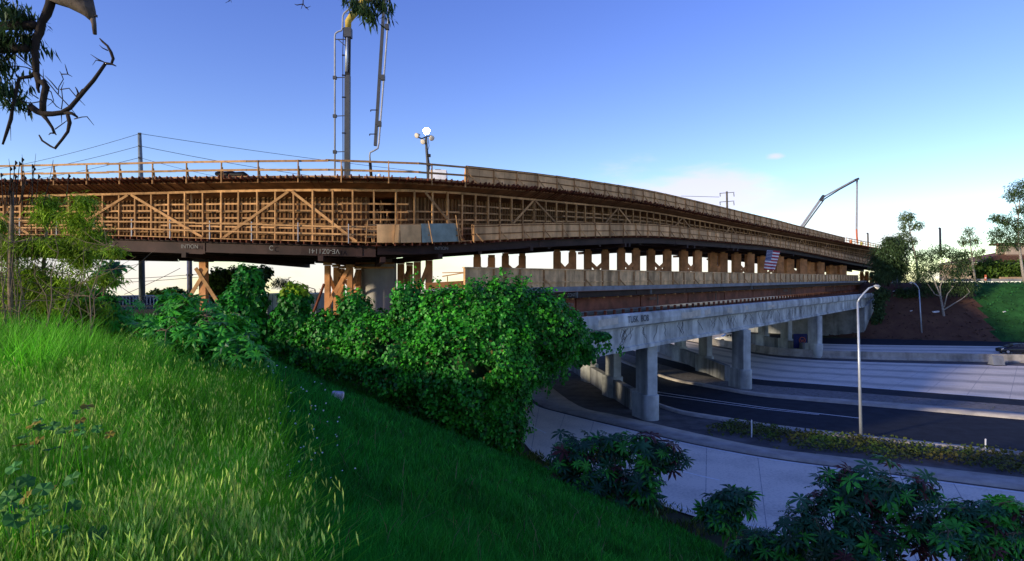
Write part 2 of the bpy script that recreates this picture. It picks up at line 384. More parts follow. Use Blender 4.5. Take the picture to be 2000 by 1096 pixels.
S(lane_strip('freeway_road', RL['L8'], RL['L9'], -10, lanes_mat('near_lanes', 4)), 'pale concrete freeway lanes with tyre marks before the median', 'road')
S(strip('median_ground', RL['L9'], RL['L10'], -10, M_gore), 'paved median strip under the barrier', 'ground')
S(lane_strip('far_freeway_road', RL['L10'], RL['L11'], -10, lanes_mat('far_lanes', 3)), 'pale concrete freeway lanes beyond the median', 'road')
S(strip('far_shoulder', RL['L11'], RL['L12']+np.array((1.2,1.6)), -10, M_asph), 'dark asphalt shoulder below the far bank', 'road')
# painted lines, each a thin raised sheet
def line_between(name, a, b, f, wdt, z, seg=None, m=None):
    c = a+(b-a)*f; d = (b-a); d /= np.linalg.norm(d, axis=1)[:,None]
    sl = seg or slice(None)
    o = strip(name, (c-d*wdt/2)[sl], (c+d*wdt/2)[sl], z, m or M_white); o['kind'] = 'structure'; o['label'] = 'painted white line on the road'; return o
line_between('road_line', RL['L0'], RL['L1'], .985, .13, -9.995)
line_between('road_line', RL['L0'], RL['L1'], .05, .13, -9.995)
line_between('road_line', RL['L8'], RL['L9'], .012, .16, -9.995)
line_between('road_line', RL['L10'], RL['L11'], .97, .16, -9.995)
line_between('road_line', RL['L8'], RL['L9'], .985, .14, -9.995)
def line_px(pts, wdt):
    p = [np.array(G(u, v)[:2]) for u, v in pts]; p = np.array(p); n = len(p)
    t = np.gradient(p, axis=0); t /= np.linalg.norm(t, axis=1)[:,None]; nn = np.c_[-t[:,1], t[:,0]]
    o = strip('road_line', p-nn*wdt/2, p+nn*wdt/2, -9.995, M_white); o['kind'] = 'structure'; o['label'] = 'painted white line on the road'
M_joint = mat('joint_sealant', (.30,.28,.27), .9, .4, 3)
for k in range(62, 182, 4):      # sawn joints across the ramp and the freeway lanes
    for a_, b_ in (('L0','L1'),('L8','L9')):
        p, q = RL[a_][k], RL[b_][k]; d = q-p; d /= np.linalg.norm(d); t = np.array((-d[1], d[0]))*.018; sl = 0.0 if a_ == 'L0' else .0
        o = obj('road_joint', mesh_py('road_joint', [(*(p-t),-9.997),(*(p+t),-9.997),(*(q+t),-9.997),(*(q-t),-9.997)], [(0,1,2,3)], M_joint)); o['kind'] = 'structure'; o['label'] = 'sawn joint across the concrete road'
line_px([(1200,752),(1292,767),(1400,783),(1500,797),(1600,808),(1680,817)], .16)
line_px([(1200,757),(1292,772),(1400,787),(1500,800),(1600,810)], .14)
line_px([(1330,920),(1362,928),(1405,938)], .12); line_px([(1036,831),(1050,838),(1066,846)], .12)
for f in (.25, .5, .75):
    for k in range(30, 180, 5):
        line_between('road_line', RL['L8'], RL['L9'], f, .13, -9.995, slice(k, k+3))
for f in (.33, .66):
    for k in range(40, 180, 6):
        line_between('road_line', RL['L10'], RL['L11'], f, .13, -9.995, slice(k, k+3))
# median barrier, cast in long sections
def profile_run(a, prof, n0, n1, name, m, parent, zbase=-10.0):
    p = a[n0:n1+1]; t = np.gradient(p, axis=0); t /= np.linalg.norm(t, axis=1)[:,None]; nn = np.c_[t[:,1], -t[:,0]]
    k = len(prof); v = []; 
    for i in range(len(p)):
        for (o_, z_) in prof: v.append((p[i][0]+nn[i][0]*o_, p[i][1]+nn[i][1]*o_, zbase+z_))
    f = []
    for i in range(len(p)-1):
        for j in range(k): f.append((i*k+j, i*k+(j+1)%k, (i+1)*k+(j+1)%k, (i+1)*k+j))
    f.append(tuple(range(k))); f.append(tuple(range((len(p)-1)*k, len(p)*k))[::-1])
    return obj(name, mesh_py(name, v, f, m), parent)
med = RL['L9']*.6 + RL['L10']*.4
M_barr = mat('barrier_concrete', (.34,.31,.27), .9, .3, .6, streak=.4)
b0 = empty('median_barrier', (55, 75, -10), 'long pale concrete median barrier between the freeway lanes', 'barrier')
jp = [(.32,0),(.32,.10),(.15,.34),(.09,1.0),(-.09,1.0),(-.15,.34),(-.32,.10),(-.32,0)]
for k in range(20, 185, 6): profile_run(med, jp, k, min(k+6, len(med)-1), 'barrier_section', M_barr, b0)
# ------------------------------------------------------------------ the new bridge in its timber formwork
ST = np.array([ # u,   Y,  deck, plate, walk, beam
 (-330,44.0,363,390,452,484),(-250,43.0,362,388,455,485),(0,41.0,358,384,460,489),(250,39.3,354,379,462,492),(500,37.3,351,372,470,497),
 (600,36.7,350,372,472,500),(750,36.8,351,371,477,505),(850,38.6,356,374,474,497),(900,40.2,360,377,471,490),(1050,46.5,370,391,464,480),
 (1250,60,396,410,460,475),(1500,90,447,456,481,491),(1650,125,476,482,510,517),(1725,152,489,494,524,530)], float)
ud = np.linspace(-330, 1725, 1400)
def cub(col):  # smooth interpolation over u
    y = np.interp(ud, ST[:,0], col); k = np.hanning(131); k /= k.sum()
    return np.convolve(np.pad(y, 65, mode='reflect', reflect_type='odd'), k, 'valid')
Yd = 1/cub(1/ST[:,1]); Xd = (ud-U0)*Yd/F
Sd = np.concatenate([[0], np.cumsum(np.hypot(np.diff(Xd), np.diff(Yd)))])
SL = Sd[-1]
Zt = {k: (V0-cub(ST[:,c]))*Yd/F for k, c in (('deck',2),('plate',3),('walk',4),('beam',5))}
tx = np.gradient(Xd, Sd); ty = np.gradient(Yd, Sd); tl = np.hypot(tx, ty); tx /= tl; ty /= tl
def s_u(u): return float(np.interp(u, ud, Sd))
def u_s(s): return float(np.interp(s, Sd, ud))
def C(s, n, z):
    """point at arc length s, offset n metres toward the camera side; z is a number or (row, offset)"""
    x = np.interp(s, Sd, Xd); y = np.interp(s, Sd, Yd); a = np.interp(s, Sd, tx); b = np.interp(s, Sd, ty)
    if isinstance(z, tuple):
        zz = np.interp(s, Sd, Zt[z[0]]) + z[1]
    else: zz = z
    return Vector((x+b*n, y-a*n, zz))
def Zs(s, k): return float(np.interp(s, Sd, Zt[k]))
def sweep(name, prof, s0, s1, m, parent, step=1.2):
    """prof: list of (n, (row, dz)); a closed section carried along the bridge"""
    ns = max(2, int((s1-s0)/step)+1); ss = np.linspace(s0, s1, ns); k = len(prof); v = []; f = []
    for s in ss:
        for (n_, z_) in prof: v.append(C(s, n_, z_))
    for i in range(ns-1):
        for j in range(k): f.append((i*k+j, i*k+(j+1)%k, (i+1)*k+(j+1)%k, (i+1)*k+j))
    f.append(tuple(range(k))[::-1]); f.append(tuple(range((ns-1)*k, ns*k)))
    return obj(name, mesh_py(name, v, f, m), parent)
NB = empty('bridge_formwork', C(s_u(700), -5, 0), 'long curved bridge wrapped in brown timber formwork and walkways', 'bridge')
S1 = SL
s890 = s_u(890)
# solid core: deck and girder inside the forms
sweep('deck_slab', [(.6,('deck',-.12)),(.6,('deck',-.28)),(-1.25,('plate',-.25)),(-13.5,('plate',-.25)),(-15,('deck',-.28)),(-15,('deck',-.12))], 0, S1, M_form, NB)
sA, sB = s_u(716), s_u(792)          # open bay in the forms
for a, b in ((0, sA), (sB, S1)):
    sweep('web_form', [(-1.35,('plate',-.2)),(-1.35,('walk',.0)),(-1.9,('walk',.0)),(-1.9,('plate',-.2))], a, b, M_form, NB)
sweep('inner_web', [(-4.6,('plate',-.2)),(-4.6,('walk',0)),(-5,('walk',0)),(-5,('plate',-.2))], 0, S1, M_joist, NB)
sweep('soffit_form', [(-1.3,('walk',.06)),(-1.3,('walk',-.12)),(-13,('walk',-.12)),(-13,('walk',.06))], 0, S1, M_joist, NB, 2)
# plywood panels, vertical studs and walers on the web
pan, stud, wal, walk_b, posts, rails, plates, joist, peg, wj = [], [], [], [], [], [], [], [], [], []
def seg_ok(s): return not (sA-.1 < s < sB+.1)
s = .3
while s < S1-1:
    if seg_ok(s):
        z0 = Zs(s,'walk')+.06; z1 = Zs(s,'plate')-.22
        stud.append(bar_matrix(C(s,-1.28,z0), C(s,-1.28,z1), .05 if rnd.random()<.8 else .16, .09, C(s,0,0)-C(s,1,0)))
    s += .30*(1+.25*(rnd.random()-.5)) * (1 if s < s_u(1250) else 2)
s = 0
while s < S1-1.3:
    if seg_ok(s) and seg_ok(s+1.22):
        for (f0, f1) in ((0.02,.47),(.49,.97)):
            za = lambda q, f: Zs(q,'walk')+(Zs(q,'plate')-.2-Zs(q,'walk'))*f
            c0 = C(s+.01,-1.335, za(s,(f0+f1)/2)); c1 = C(s+1.2,-1.335, za(s+1.2,(f0+f1)/2))
            pan.append(bar_matrix(c0, c1, .03, za(s,f1)-za(s,f0)))
    s += 1.22
pieces('form_panel', pan, M_form, NB); pieces('form_stud', stud, M_stud, NB)
s = 0
while s < S1-3:
    L = 2.9+rnd.random()*.9
    for f in (.16, .38, .62):
        e = min(s+L, S1)
        za = lambda q: Zs(q,'walk')+(Zs(q,'plate')-Zs(q,'walk'))*f
        d = (rnd.random()-.5)*.05
        if seg_ok(s) and seg_ok(e):
            wal.append(bar_matrix(C(s-.1,-1.17,za(s)+d), C(e,-1.17,za(e)+d), .09, .10))
    s += L
pieces('waler', wal, M_stud, NB)
# boards leaning inside the open bay
lean = []
for k in range(13):
    s = sA + (sB-sA)*(k+.6)/14; z0 = Zs(s,'walk')+.1; z1 = Zs(s,'plate')-.9*rnd.random()-.3; dx = (rnd.random()-.35)*.9
    lean.append(bar_matrix(C(s+dx*.5,-1.0-rnd.random()*1.5,z0), C(s-dx,-1.6-rnd.random(),z1), .05, .16+.2*(rnd.random()<.2), (0,1,0)))
pieces('loose_board', lean, M_lumber, NB)
# outer timber frame: posts, rails, braces, top plate
s = .6
while s < S1-.6:
    z0 = Zs(s,'walk'); z1 = Zs(s,'plate'); jt = (rnd.random()-.5)*.05
    wd = .10 if rnd.random() < .8 else .15
    posts.append(bar_matrix(C(s,0,z0), C(s+jt,0,z1), .09, wd, C(s,1,0)-C(s,0,0)))
    if rnd.random() < .18: posts.append(bar_matrix(C(s+.22,-.3,z0), C(s+.2,-.3,z1), .09, .10, C(s,1,0)-C(s,0,0)))
    s += 1.18+rnd.random()*.12 if s < s_u(1000) else 1.45
pieces('frame_post', posts, M_lumber, NB)
s = 0
while s < S1-4:
    L = 3.6+rnd.random()*.6; e = min(s+L, S1)
    for f in (.27, .45, .60, .74):
        za = lambda q: Zs(q,'walk')+(Zs(q,'plate')-Zs(q,'walk'))*f
        d0 = (rnd.random()-.5)*.07
        if rnd.random() < .93: rails.append(bar_matrix(C(s-.12,-.09,za(s)+d0), C(e,-.09,za(e)+d0*.5), .04, .095))
    plates.append(bar_matrix(C(s,0.0,('plate',.0)), C(e+.0,0.0,('plate',.0)), .12, .14))
    s = e
pieces('frame_rail', rails, M_lumber, NB); pieces('top_plate', plates, M_lumber, NB)
brace = []
for ua, ul, ur in ((-60,-190,60),(255,125,398),(568,437,697),(826,700,905),(1042,975,1108),(1206,1160,1250),(1332,1298,1364),(1426,1402,1450),(1500,1482,1518),(1565,1552,1580),(1615,1604,1627)):
    for uf in (ul, ur):
        if ua == 826 and uf == 700: continue
        a = s_u(ua)+(.12 if uf > ua else -.12); b = s_u(uf)
        brace.append(bar_matrix(C(a,.08,('plate',-.08)), C(b,.08,('walk',.08)), .05, .15))
pieces('diagonal_brace', brace, M_lumber, NB)
# sloping overhang joists with plywood on top, ends standing proud of the deck edge
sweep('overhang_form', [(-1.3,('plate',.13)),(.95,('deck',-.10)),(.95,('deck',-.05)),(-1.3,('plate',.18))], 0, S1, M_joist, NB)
s = .1
while s < S1:
    jx = (rnd.random()-.5)*.04
    joist.append(bar_matrix(C(s,-.5,('plate',.10)), C(s+jx,1.02+rnd.random()*.22,('deck',-.03+rnd.random()*.10)), .055, .16))
    s += .40 if s < s_u(1250) else .62
pieces('overhang_joist', joist, M_joist, NB)
s = 2.0
edge = []
while s < S1-2.5:
    edge.append(bar_matrix(C(s,.92,('deck',.0)), C(s+2.4,.92,('deck',.0)), .05, .13)); s += 2.42
pieces('edge_board', edge, M_lumber, NB)
# upper guard rail (left of the parapet) and upper parapet panels
gp, gr = [], []
s = .8; k = 0
while s < s890:
    gp.append(bar_matrix(C(s,.98,('deck',-.35)), C(s,.98,('deck',.98)), .05, .09, C(s,1,0)-C(s,0,0)))
    gp.append(bar_matrix(C(s+.05,.86,('deck',.02)), C(s+.01,.93,('deck',.62)), .05, .08, C(s,1,0)-C(s,0,0)))
    s += 2.42
s = 0
while s < s890-.2:
    e = min(s+4.85, s890)
    for z in (.93, .40): gr.append(bar_matrix(C(s-.15,1.03,('deck',z+(rnd.random()-.5)*.04)), C(e,1.03,('deck',z+(rnd.random()-.5)*.04)), .04, .12))
    s = e
pieces('guard_post', gp, M_lumber, NB); pieces('guard_rail', gr, M_lumber, NB)
def parapet(parent, n, row, z0, h, a, b, m, step=2.42, hf=None, thin=1.0):
    pn, po, rl, kk = [], [], [], []
    s = a
    while s < b-.4:
        e = min(s+step, b); mid = s+(e-s)*.5
        H = h if hf is None else hf(mid)
        for p_, q_ in ((s, mid), (mid, e)):
            pn.append(bar_matrix(C(p_+.006,n,(row,z0+H/2)), C(q_-.006,n,(row,z0+H/2)), .022, H))
        dr = C(s,1,0)-C(s,0,0)
        po.append(bar_matrix(C(s+.1,n+.06,(row,z0-.15)), C(s+.1,n+.06,(row,z0+H-.02)), .05, .09, dr))
        kk.append(bar_matrix(C(s+.12,n+.08,(row,z0+H*.55)), C(s+.62,n+.34,(row,z0-.08)), .045, .075))
        for f in (.40, .90): rl.append(bar_matrix(C(s-.05,n+.035,(row,z0+H*f)), C(e,n+.035,(row,z0+H*f)), .045, .06))
        rl.append(bar_matrix(C(s,n,(row,z0+H+.02)), C(e,n,(row,z0+H+.02)), .10, .035))
        s = e
    pieces('parapet_panel', pn, m, parent); pieces('parapet_post', po, M_lumber, parent); pieces('parapet_rail', rl, M_form, parent); pieces('kicker', kk, M_lumber, parent)
tp_u = np.array([890,1050,1250,1500,1650,1725]); tp_h = np.array([1.0,.98,1.12,1.25,.85,.6])
parapet(NB, .98, 'deck', .02, 1.2, s890, s_u(1640), M_ply, hf=lambda s: float(np.interp(u_s(s), tp_u, tp_h))+.0)
gp, gr = [], []
s = s_u(1642)
while s < S1-1:
    gp.append(bar_matrix(C(s,.98,('deck',-.2)), C(s,.98,('deck',1.0)), .08, .1)); s += 2.4
for z in (.93,.45): gr.append(bar_matrix(C(s_u(1642),1.0,('deck',z)), C(S1,1.0,('deck',z)), .06, .12))
pieces('guard_post', gp, M_lumber, NB); pieces('guard_rail', gr, M_lumber, NB)
# walkway: planks, joists, rail, lower parapet
plank = []
s = 0
while s < S1-2.4:
    for n_ in (-.9,-.55,-.2,.15,.5,.85,1.2): plank.append(bar_matrix(C(s,n_,('walk',-.02)), C(s+2.4,n_,('walk',-.02)), .32, .045))
    s += 2.42
pieces('walkway_plank', plank, M_lumber, NB)
s = .2
while s < S1:
    wj.append(bar_matrix(C(s,-1.3,('walk',-.13)), C(s,1.38+rnd.random()*.14,('walk',-.13)), .06, .15)); s += .42 if s < s_u(1000) else .8
pieces('walkway_joist', wj, M_joist, NB)
gp, gr = [], []
s = 1.5; s715 = s_u(700)
while s < s715:
    gp.append(bar_matrix(C(s,1.35,('walk',-.1)), C(s,1.35,('walk',1.02)), .04, .06, C(s,1,0)-C(s,0,0))); s += 2.75
s = 0
while s < s_u(720):
    for z in (.86,.42): gr.append(bar_matrix(C(s,1.38,('walk',z+(rnd.random()-.5)*.05)), C(s+4.4,1.38,('walk',z+(rnd.random()-.5)*.05)), .035, .09))
    s += 4.4
pieces('walkway_post', gp, M_lgrey, NB); pieces('walkway_rail', gr, M_lumber, NB)
lp_u = np.array([890,1050,1250,1500,1600,1650,1725]); lp_h = np.array([.98,1.05,1.10,1.0,1.05,1.1,1.0])
parapet(NB, 1.4, 'walk', -.02, 1.0, s_u(893), S1-.5, M_ply, hf=lambda s: float(np.interp(u_s(s), lp_u, lp_h)))
# two big plywood sheets and a grey-green one by the column, with a rough rail
sh = [bar_matrix(C(s_u(a),1.4,('walk',.5)), C(s_u(b),1.4,('walk',.5)), .025, 1.05) for a, b in ((736,770),(771,804))]
pieces('parapet_panel', sh, M_ply, NB)
pieces('parapet_panel', [bar_matrix(C(s_u(805),1.4,('walk',.53)), C(s_u(868),1.4,('walk',.53)), .025, 1.12)], M_plygrn, NB)
rr = []
for z in (.28,.62,.98): rr.append(bar_matrix(C(s_u(718),1.47,('walk',z)), C(s_u(872),1.47,('walk',z+.05)), .04, .09))
for u in (719,760,822,868,872): rr.append(bar_matrix(C(s_u(u),1.5,('walk',-.1)), C(s_u(u)+(.1 if u<800 else -.25),1.5,('walk',1.25 if u != 868 else 1.6)), .05, .09, (0,1,0)))
pieces('rough_rail', rr, M_lumber, NB)
# steel girders under the walkway: I-sections carried along the bridge
def ibeam(n, row, top, h, fl, s0, s1, m):
    t = .035; wv = .02
    prof = [(n+fl/2,(row,top)),(n+fl/2,(row,top-t)),(n+wv,(row,top-t)),(n+wv,(row,top-h+t)),(n+fl/2,(row,top-h+t)),(n+fl/2,(row,top-h)),
            (n-fl/2,(row,top-h)),(n-fl/2,(row,top-h+t)),(n-wv,(row,top-h+t)),(n-wv,(row,top-t)),(n-fl/2,(row,top-t)),(n-fl/2,(row,top))]
    sweep('steel_girder', prof, s0, s1, m, NB, 2.0)
cuts = [0, s_u(105), s_u(425), s_u(735), s_u(1030), s_u(1196), s_u(1300), s_u(1410), s_u(1520), S1]
for j, n_ in enumerate((1.05,-1.6,-4.2,-6.8,-9.4,-12)):
    for a, b in zip(cuts[:-1], cuts[1:]):
        hh = Zs((a+b)/2,'walk')-Zs((a+b)/2,'beam')-.22
        ibeam(n_, 'walk', -.22-(.05*j), max(.5, hh), .38, a+.05-.4*(j%2), b-.03-.4*(j%2), M_steel)
    stiff = [bar_matrix(C(s_,n_,('walk',-.26)), C(s_,n_,('walk',-.9)), .02, .36, (C(s_,0,0)-C(s_+.1,0,0))) for s_ in np.arange(3, S1, 7.5)] if j == 0 else []
    pieces('stiffener', stiff, M_steel, NB)
# transverse sill plates where the girders meet
sp = []
for u in (390,640,745,838,1010,1196,1204,1320,1334,1412,1420,1478,1532):
    q = s_u(u); zz = Zs(q,'beam')-.16
    sp.append(bar_matrix(C(q,1.35,zz), C(q,-12.5,zz-.3), .3, .30))
pieces('cap_beam', sp, M_steel, NB)
# stencilled marks on the girders
def to_mesh(o, name):
    dg = bpy.context.evaluated_depsgraph_get(); me = bpy.data.meshes.new_from_object(o.evaluated_get(dg))
    bpy.data.objects.remove(o); q = bpy.data.objects.new(name, me); COL.objects.link(q); return q
def text(body, s, n, row, dz, size, m, parent, name='lettering', mirror=False):
    cu = bpy.data.curves.new(name, 'FONT'); cu.body = body; cu.size = size; cu.align_x = 'CENTER'; cu.align_y = 'CENTER'; cu.extrude = .004
    cu.materials.append(m); o = bpy.data.objects.new(name, cu); COL.objects.link(o)
    p = C(s, n, (row, dz)); a = (C(s+.5,n,(row,dz))-C(s-.5,n,(row,dz))).normalized(); up = Vector((0,0,1)); nn = a.cross(up)
    if mirror: a, up2 = -a, -up
    else: up2 = up
    o = to_mesh(o, name)
    o.matrix_basis = Matrix(((a.x,up2.x,nn.x,p.x),(a.y,up2.y,nn.y,p.y),(a.z,up2.z,nn.z,p.z),(0,0,0,1)))
    return child(o, parent)
text('VE-0Z1141', s_u(645), 1.255, 'walk', -.58, .40, M_letter, NB, mirror=True)
text('INTION', s_u(399), 1.255, 'walk', -.55, .34, M_letter, NB); text('C', s_u(250), 1.255, 'walk', -.55, .42, M_letter, NB)
text('C', s_u(552), 1.255, 'walk', -.5, .4, M_letter, NB); text('INTION', s_u(841), 1.255, 'walk', -.42, .28, M_letter, NB)
# ------------------------------------------------------------------ concrete column and timber supports
c0 = P(740, 560, 42.5); zb = -7.0
cb = MB(); cb.tube([(c0.x,c0.y,zb),(c0.x,c0.y,Zs(s_u(745),'walk')-.2)], [1.2,1.2], 28)
col = empty('bridge_column', (c0.x, c0.y, zb), 'thick round concrete column under the bridge formwork', 'column')
o = cb.build('column_shaft', M_newconc, col, True)
for p_ in o.data.polygons: p_.use_smooth = len(p_.vertices) == 4
pieces('form_collar', [bar_matrix((c0.x-1.3,c0.y-1.25,z),(c0.x+1.3,c0.y-1.25,z),.06,.12) for z in (1.0,1.3)], M_lumber, col)
def support(name, label, cat, group, plist, braces, m=M_post, w_=.32, base=None):
    """plist: (u, Y, ztop, zbottom) posts; braces: index pairs with heights"""
    q = P(plist[0][0], 552, plist[0][1]); e = empty(name, (q.x, q.y, plist[0][3]), label, cat, group)
    pp = []
    for (u, Y, zt, zb_) in plist:
        a = P(u, 552, Y); pp.append(a)
        pieces('post', [bar_matrix((a.x,a.y,zb_), (a.x,a.y,zt), w_, w_, (0,1,0))], m, e)
        pieces('wedge', [bar_matrix((a.x-.24,a.y-.0,zt+.06+.09*k),(a.x+.24,a.y,zt+.06+.09*k),.4-.05*k,.085) for k in range(2)], M_lumber, e)
    for (i, zi, j, zj) in braces:
        a, b = pp[i], pp[j]; off = Vector((0,-.20 if zi > zj else -.26,0))
        pieces('brace', [bar_matrix(Vector((a.x,a.y,zi))+off, Vector((b.x,b.y,zj))+off, .24 if w_ < .5 else .36, .06, (0,1,0))], m, e)
    return e
# left post with an A-shaped pair of braces
a = P(398, 552, 39.0); zt = Zs(s_u(398),'beam')-.5
e = empty('timber_prop', (a.x, a.y, gz(a.x,a.y)), 'single orange timber prop with two splayed braces left of the column', 'prop', 'timber props under the bridge')
pieces('post', [bar_matrix((a.x,a.y,-2.6),(a.x,a.y,zt),.42,.42,(0,1,0))], M_post, e)
pieces('brace', [bar_matrix((a.x+.35,a.y-.28,zt-.4),(a.x-.75,a.y-.28,-.9),.22,.06,(0,1,0)), bar_matrix((a.x-.35,a.y-.33,zt-.4),(a.x+1.15,a.y-.33,-1.4),.22,.06,(0,1,0))], M_lumber, e)
pieces('cap_block', [bar_matrix((a.x-.5,a.y,zt+.12),(a.x+.5,a.y,zt+.12),.6,.24)], M_steel, e)
# tower of posts beside the column
tw = [(640,39.5),(657,42),(668,44),(684,39.2),(700,41.5)]
zt = 1.1
support('timber_tower', 'cluster of orange timber posts with crossed braces left of the round column', 'tower', 'timber props under the bridge',
        [(u,Y,zt-.05*k,-3.4) for k,(u,Y) in enumerate(tw)], [(0,zt-.2,2,-1.9),(2,zt-.2,0,-1.9),(3,zt-.1,1,-1.4),(1,zt-.2,4,-.9),(3,-1.2,4,zt-.3),(0,-1.6,3,zt-.1)], w_=.33)
support('timber_tower', 'dark timber posts with a wide crossed brace right of the round column', 'tower', 'timber props under the bridge',
        [(783,43,1.3,-3.2),(800,46,1.3,-3.2),(815,40.5,1.35,-3.0),(838,40.5,1.45,-3.0)], [(0,1.1,1,-.6),(1,1.1,0,-.6),(3,1.3,2,-1.0),(2,-.8,3,1.2)], w_=.42)
# angle props by the tower
e = empty('raking_prop', P(617,610,38), 'thin dark raking prop leaning against the timber tower', 'prop')
pieces('post', [bar_matrix(P(612,612,38), P(633,555,39), .1,.14)], M_joist, e)
# bents behind the lower parapet
ORD = ['first','second','third','fourth','fifth','sixth','seventh','eighth','ninth','tenth','eleventh','twelfth','thirteenth','fourteenth']
bents = [(932,960),(987,1020),(1088,1118),(1148,1182),(1213,1242),(1271,1303),(1335,1362),(1392,1412),(1438,1464),(1489,1521),(1541,1566),(1580,1600),(1624,1643)]
for k, (ua, ub) in enumerate(bents):
    s_ = s_u((ua+ub)/2); Y = float(np.interp((ua+ub)/2, ud, Yd)); off = 3.5 if k % 2 else 2.2
    zt = Zs(s_,'beam')-.45; zb_ = -.55
    Yb = Y+off; wv = .62 if k < 10 else .8
    ww = 15*Yb/F*.95
    hgt = zt-zb_
    support('timber_bent', f'timber bent with crossed braces behind the lower parapet, {ORD[k]} from the ivy', 'bent', 'timber bents on the lower platform',
            [(ua,Yb,zt,zb_),(ub,Yb+.6,zt,zb_)], [(0,zb_+hgt*.74,1,zb_+hgt*.30),(1,zb_+hgt*.74,0,zb_+hgt*.30)], w_=ww)
# ------------------------------------------------------------------ straight runs beside the old bridge
DB = Vector((.62,.785,0)).normalized(); NBR = Vector((.785,-.62,0)).normalized()    # along the bridge, toward the camera side
class Run:
    def __init__(s, p0, slope=0.0): s.p = Vector(p0); s.k = slope
    def at(s, t, n, z): q = s.p + DB*t + NBR*n; return Vector((q.x, q.y, z + s.k*t))
    def sweep(s, name, prof, t0, t1, m, parent, step=4.0, smooth=False):
        ns = max(2, int((t1-t0)/step)+1); v = []; f = []; k = len(prof)
        for t in np.linspace(t0, t1, ns):
            for n, z in prof: v.append(s.at(t, n, z))
        for i in range(ns-1):
            for j in range(k): f.append((i*k+j, i*k+(j+1)%k, (i+1)*k+(j+1)%k, (i+1)*k+j))
        f.append(tuple(range(k))[::-1]); f.append(tuple(range((ns-1)*k, ns*k)))
        return obj(name, mesh_py(name, v, f, m, smooth), parent)
    def t_of_u(s, u, n=0):
        a = (u-U0)/F; q = s.p + NBR*n
        return (a*q.y - q.x)/(DB.x - a*DB.y)
# --- old concrete overpass
OB = Run((3.8,35,0))
ob = empty('concrete_overpass', OB.at(30,-6,-10), 'old grey concrete overpass crossing the freeway, with stained side', 'overpass')
T0, T1 = -3.0, 107.0
OB.sweep('girder', [(-.35,-2.85),(-.42,-3.1),(-.42,-4.2),(-.28,-4.28),(-.28,-4.5),(-12.2,-4.5),(-12.2,-2.9)], T0, T1, M_conc, ob)
OB.sweep('girder', [(-12.25,-2.9),(-12.25,-4.5),(-24.2,-4.5),(-24.2,-2.9)], 12, T1, M_conc, ob)
t = T0; k = 0
while t < T1-1:
    L = min(9.0, T1-t)
    OB.sweep('barrier', [(0,-2.82),(.04,-2.5),(-.02,-2.12),(-.10,-2.02),(-.28,-2.0),(-.36,-2.1),(-.42,-2.85),(-.3,-2.95)], t+.015, t+L-.015, M_conc, ob, 4.5)
    t += L; k += 1
OB.sweep('deck_surface', [(-.45,-2.86),(-12,-2.86),(-12,-2.9),(-.45,-2.9)], T0, T1, M_concd, ob)
OB.sweep('barrier', [(-24.3,-2.9),(-24.3,-2.0),(-23.9,-2.0),(-23.9,-2.9)], 12, T1, M_concd, ob)
def pier(u1, v1, Yb, second, wid, label=''):
    """blocky column on a rounded base, and a second one farther in"""
    for j, (x, y, sw) in enumerate([(Yb*(u1-U0)/F, Yb, 1.0)]+[(Yb*(u1-U0)/F+q_*(second[1]*(second[0]-U0)/F-Yb*(u1-U0)/F), Yb+q_*(second[1]-Yb), .9) for q_ in (1.0,1.95,2.9)]):
        c = Vector((x, y, 0)); a = Vector((.30,-.954,0)); b = Vector((.954,.30,0))      # long side runs with the traffic
        b0_ = MB(); hx, hy = wid*.5*sw, .42*sw
        m_ = lambda s_, t_, z: (c.x+a.x*s_+b.x*t_, c.y+a.y*s_+b.y*t_, z)
        q = [(-hx,-hy),(hx-.05,-hy),(hx,-hy+.05),(hx,hy-.05),(hx-.05,hy),(-hx,hy)]
        b0_.add([m_(s_,t_,-8.2) for s_,t_ in q]+[m_(s_,t_,-4.45) for s_,t_ in q], [tuple(range(6))[::-1], tuple(range(6,12))]+[(i,(i+1)%6,6+(i+1)%6,6+i) for i in range(6)])
        b0_.build('pier_column', M_conc, ob)
        b1 = MB(); n = 14; ring = []
        for i in range(n+1):
            an = -math.pi/2+math.pi*i/n; ring.append((hx-.3+(.62)*math.cos(an)*.9, .62*math.sin(an)))
        ring += [(-hx-.25,.62),(-hx-.25,-.62)]; kk = len(ring)
        b1.add([m_(s_,t_,-10.0) for s_,t_ in ring]+[m_(s_,t_,-8.22) for s_,t_ in ring]+[m_(s_*.96,t_*.96,-8.17) for s_,t_ in ring],
               [tuple(range(2*kk,3*kk))]+[(r*kk+i,r*kk+(i+1)%kk,(r+1)*kk+(i+1)%kk,(r+1)*kk+i) for r in range(2) for i in range(kk)])
        b1.build('pier_base', M_conc, ob)
        if j == 0: first = c
    d = (c-first); w0 = MB(); w0.bar(first+d*.12+Vector((0,0,-9.2)), c+Vector((0,0,-9.2)), .55, 1.6); w0.build('crash_wall', M_concd, ob)
pier(1263, 817, 45.4, (1198, 54), 1.7); pier(1448, 758, 58.5, (1378, 69), 1.7); pier(1592, 684, 82.5, (1536, 90), 1.7)
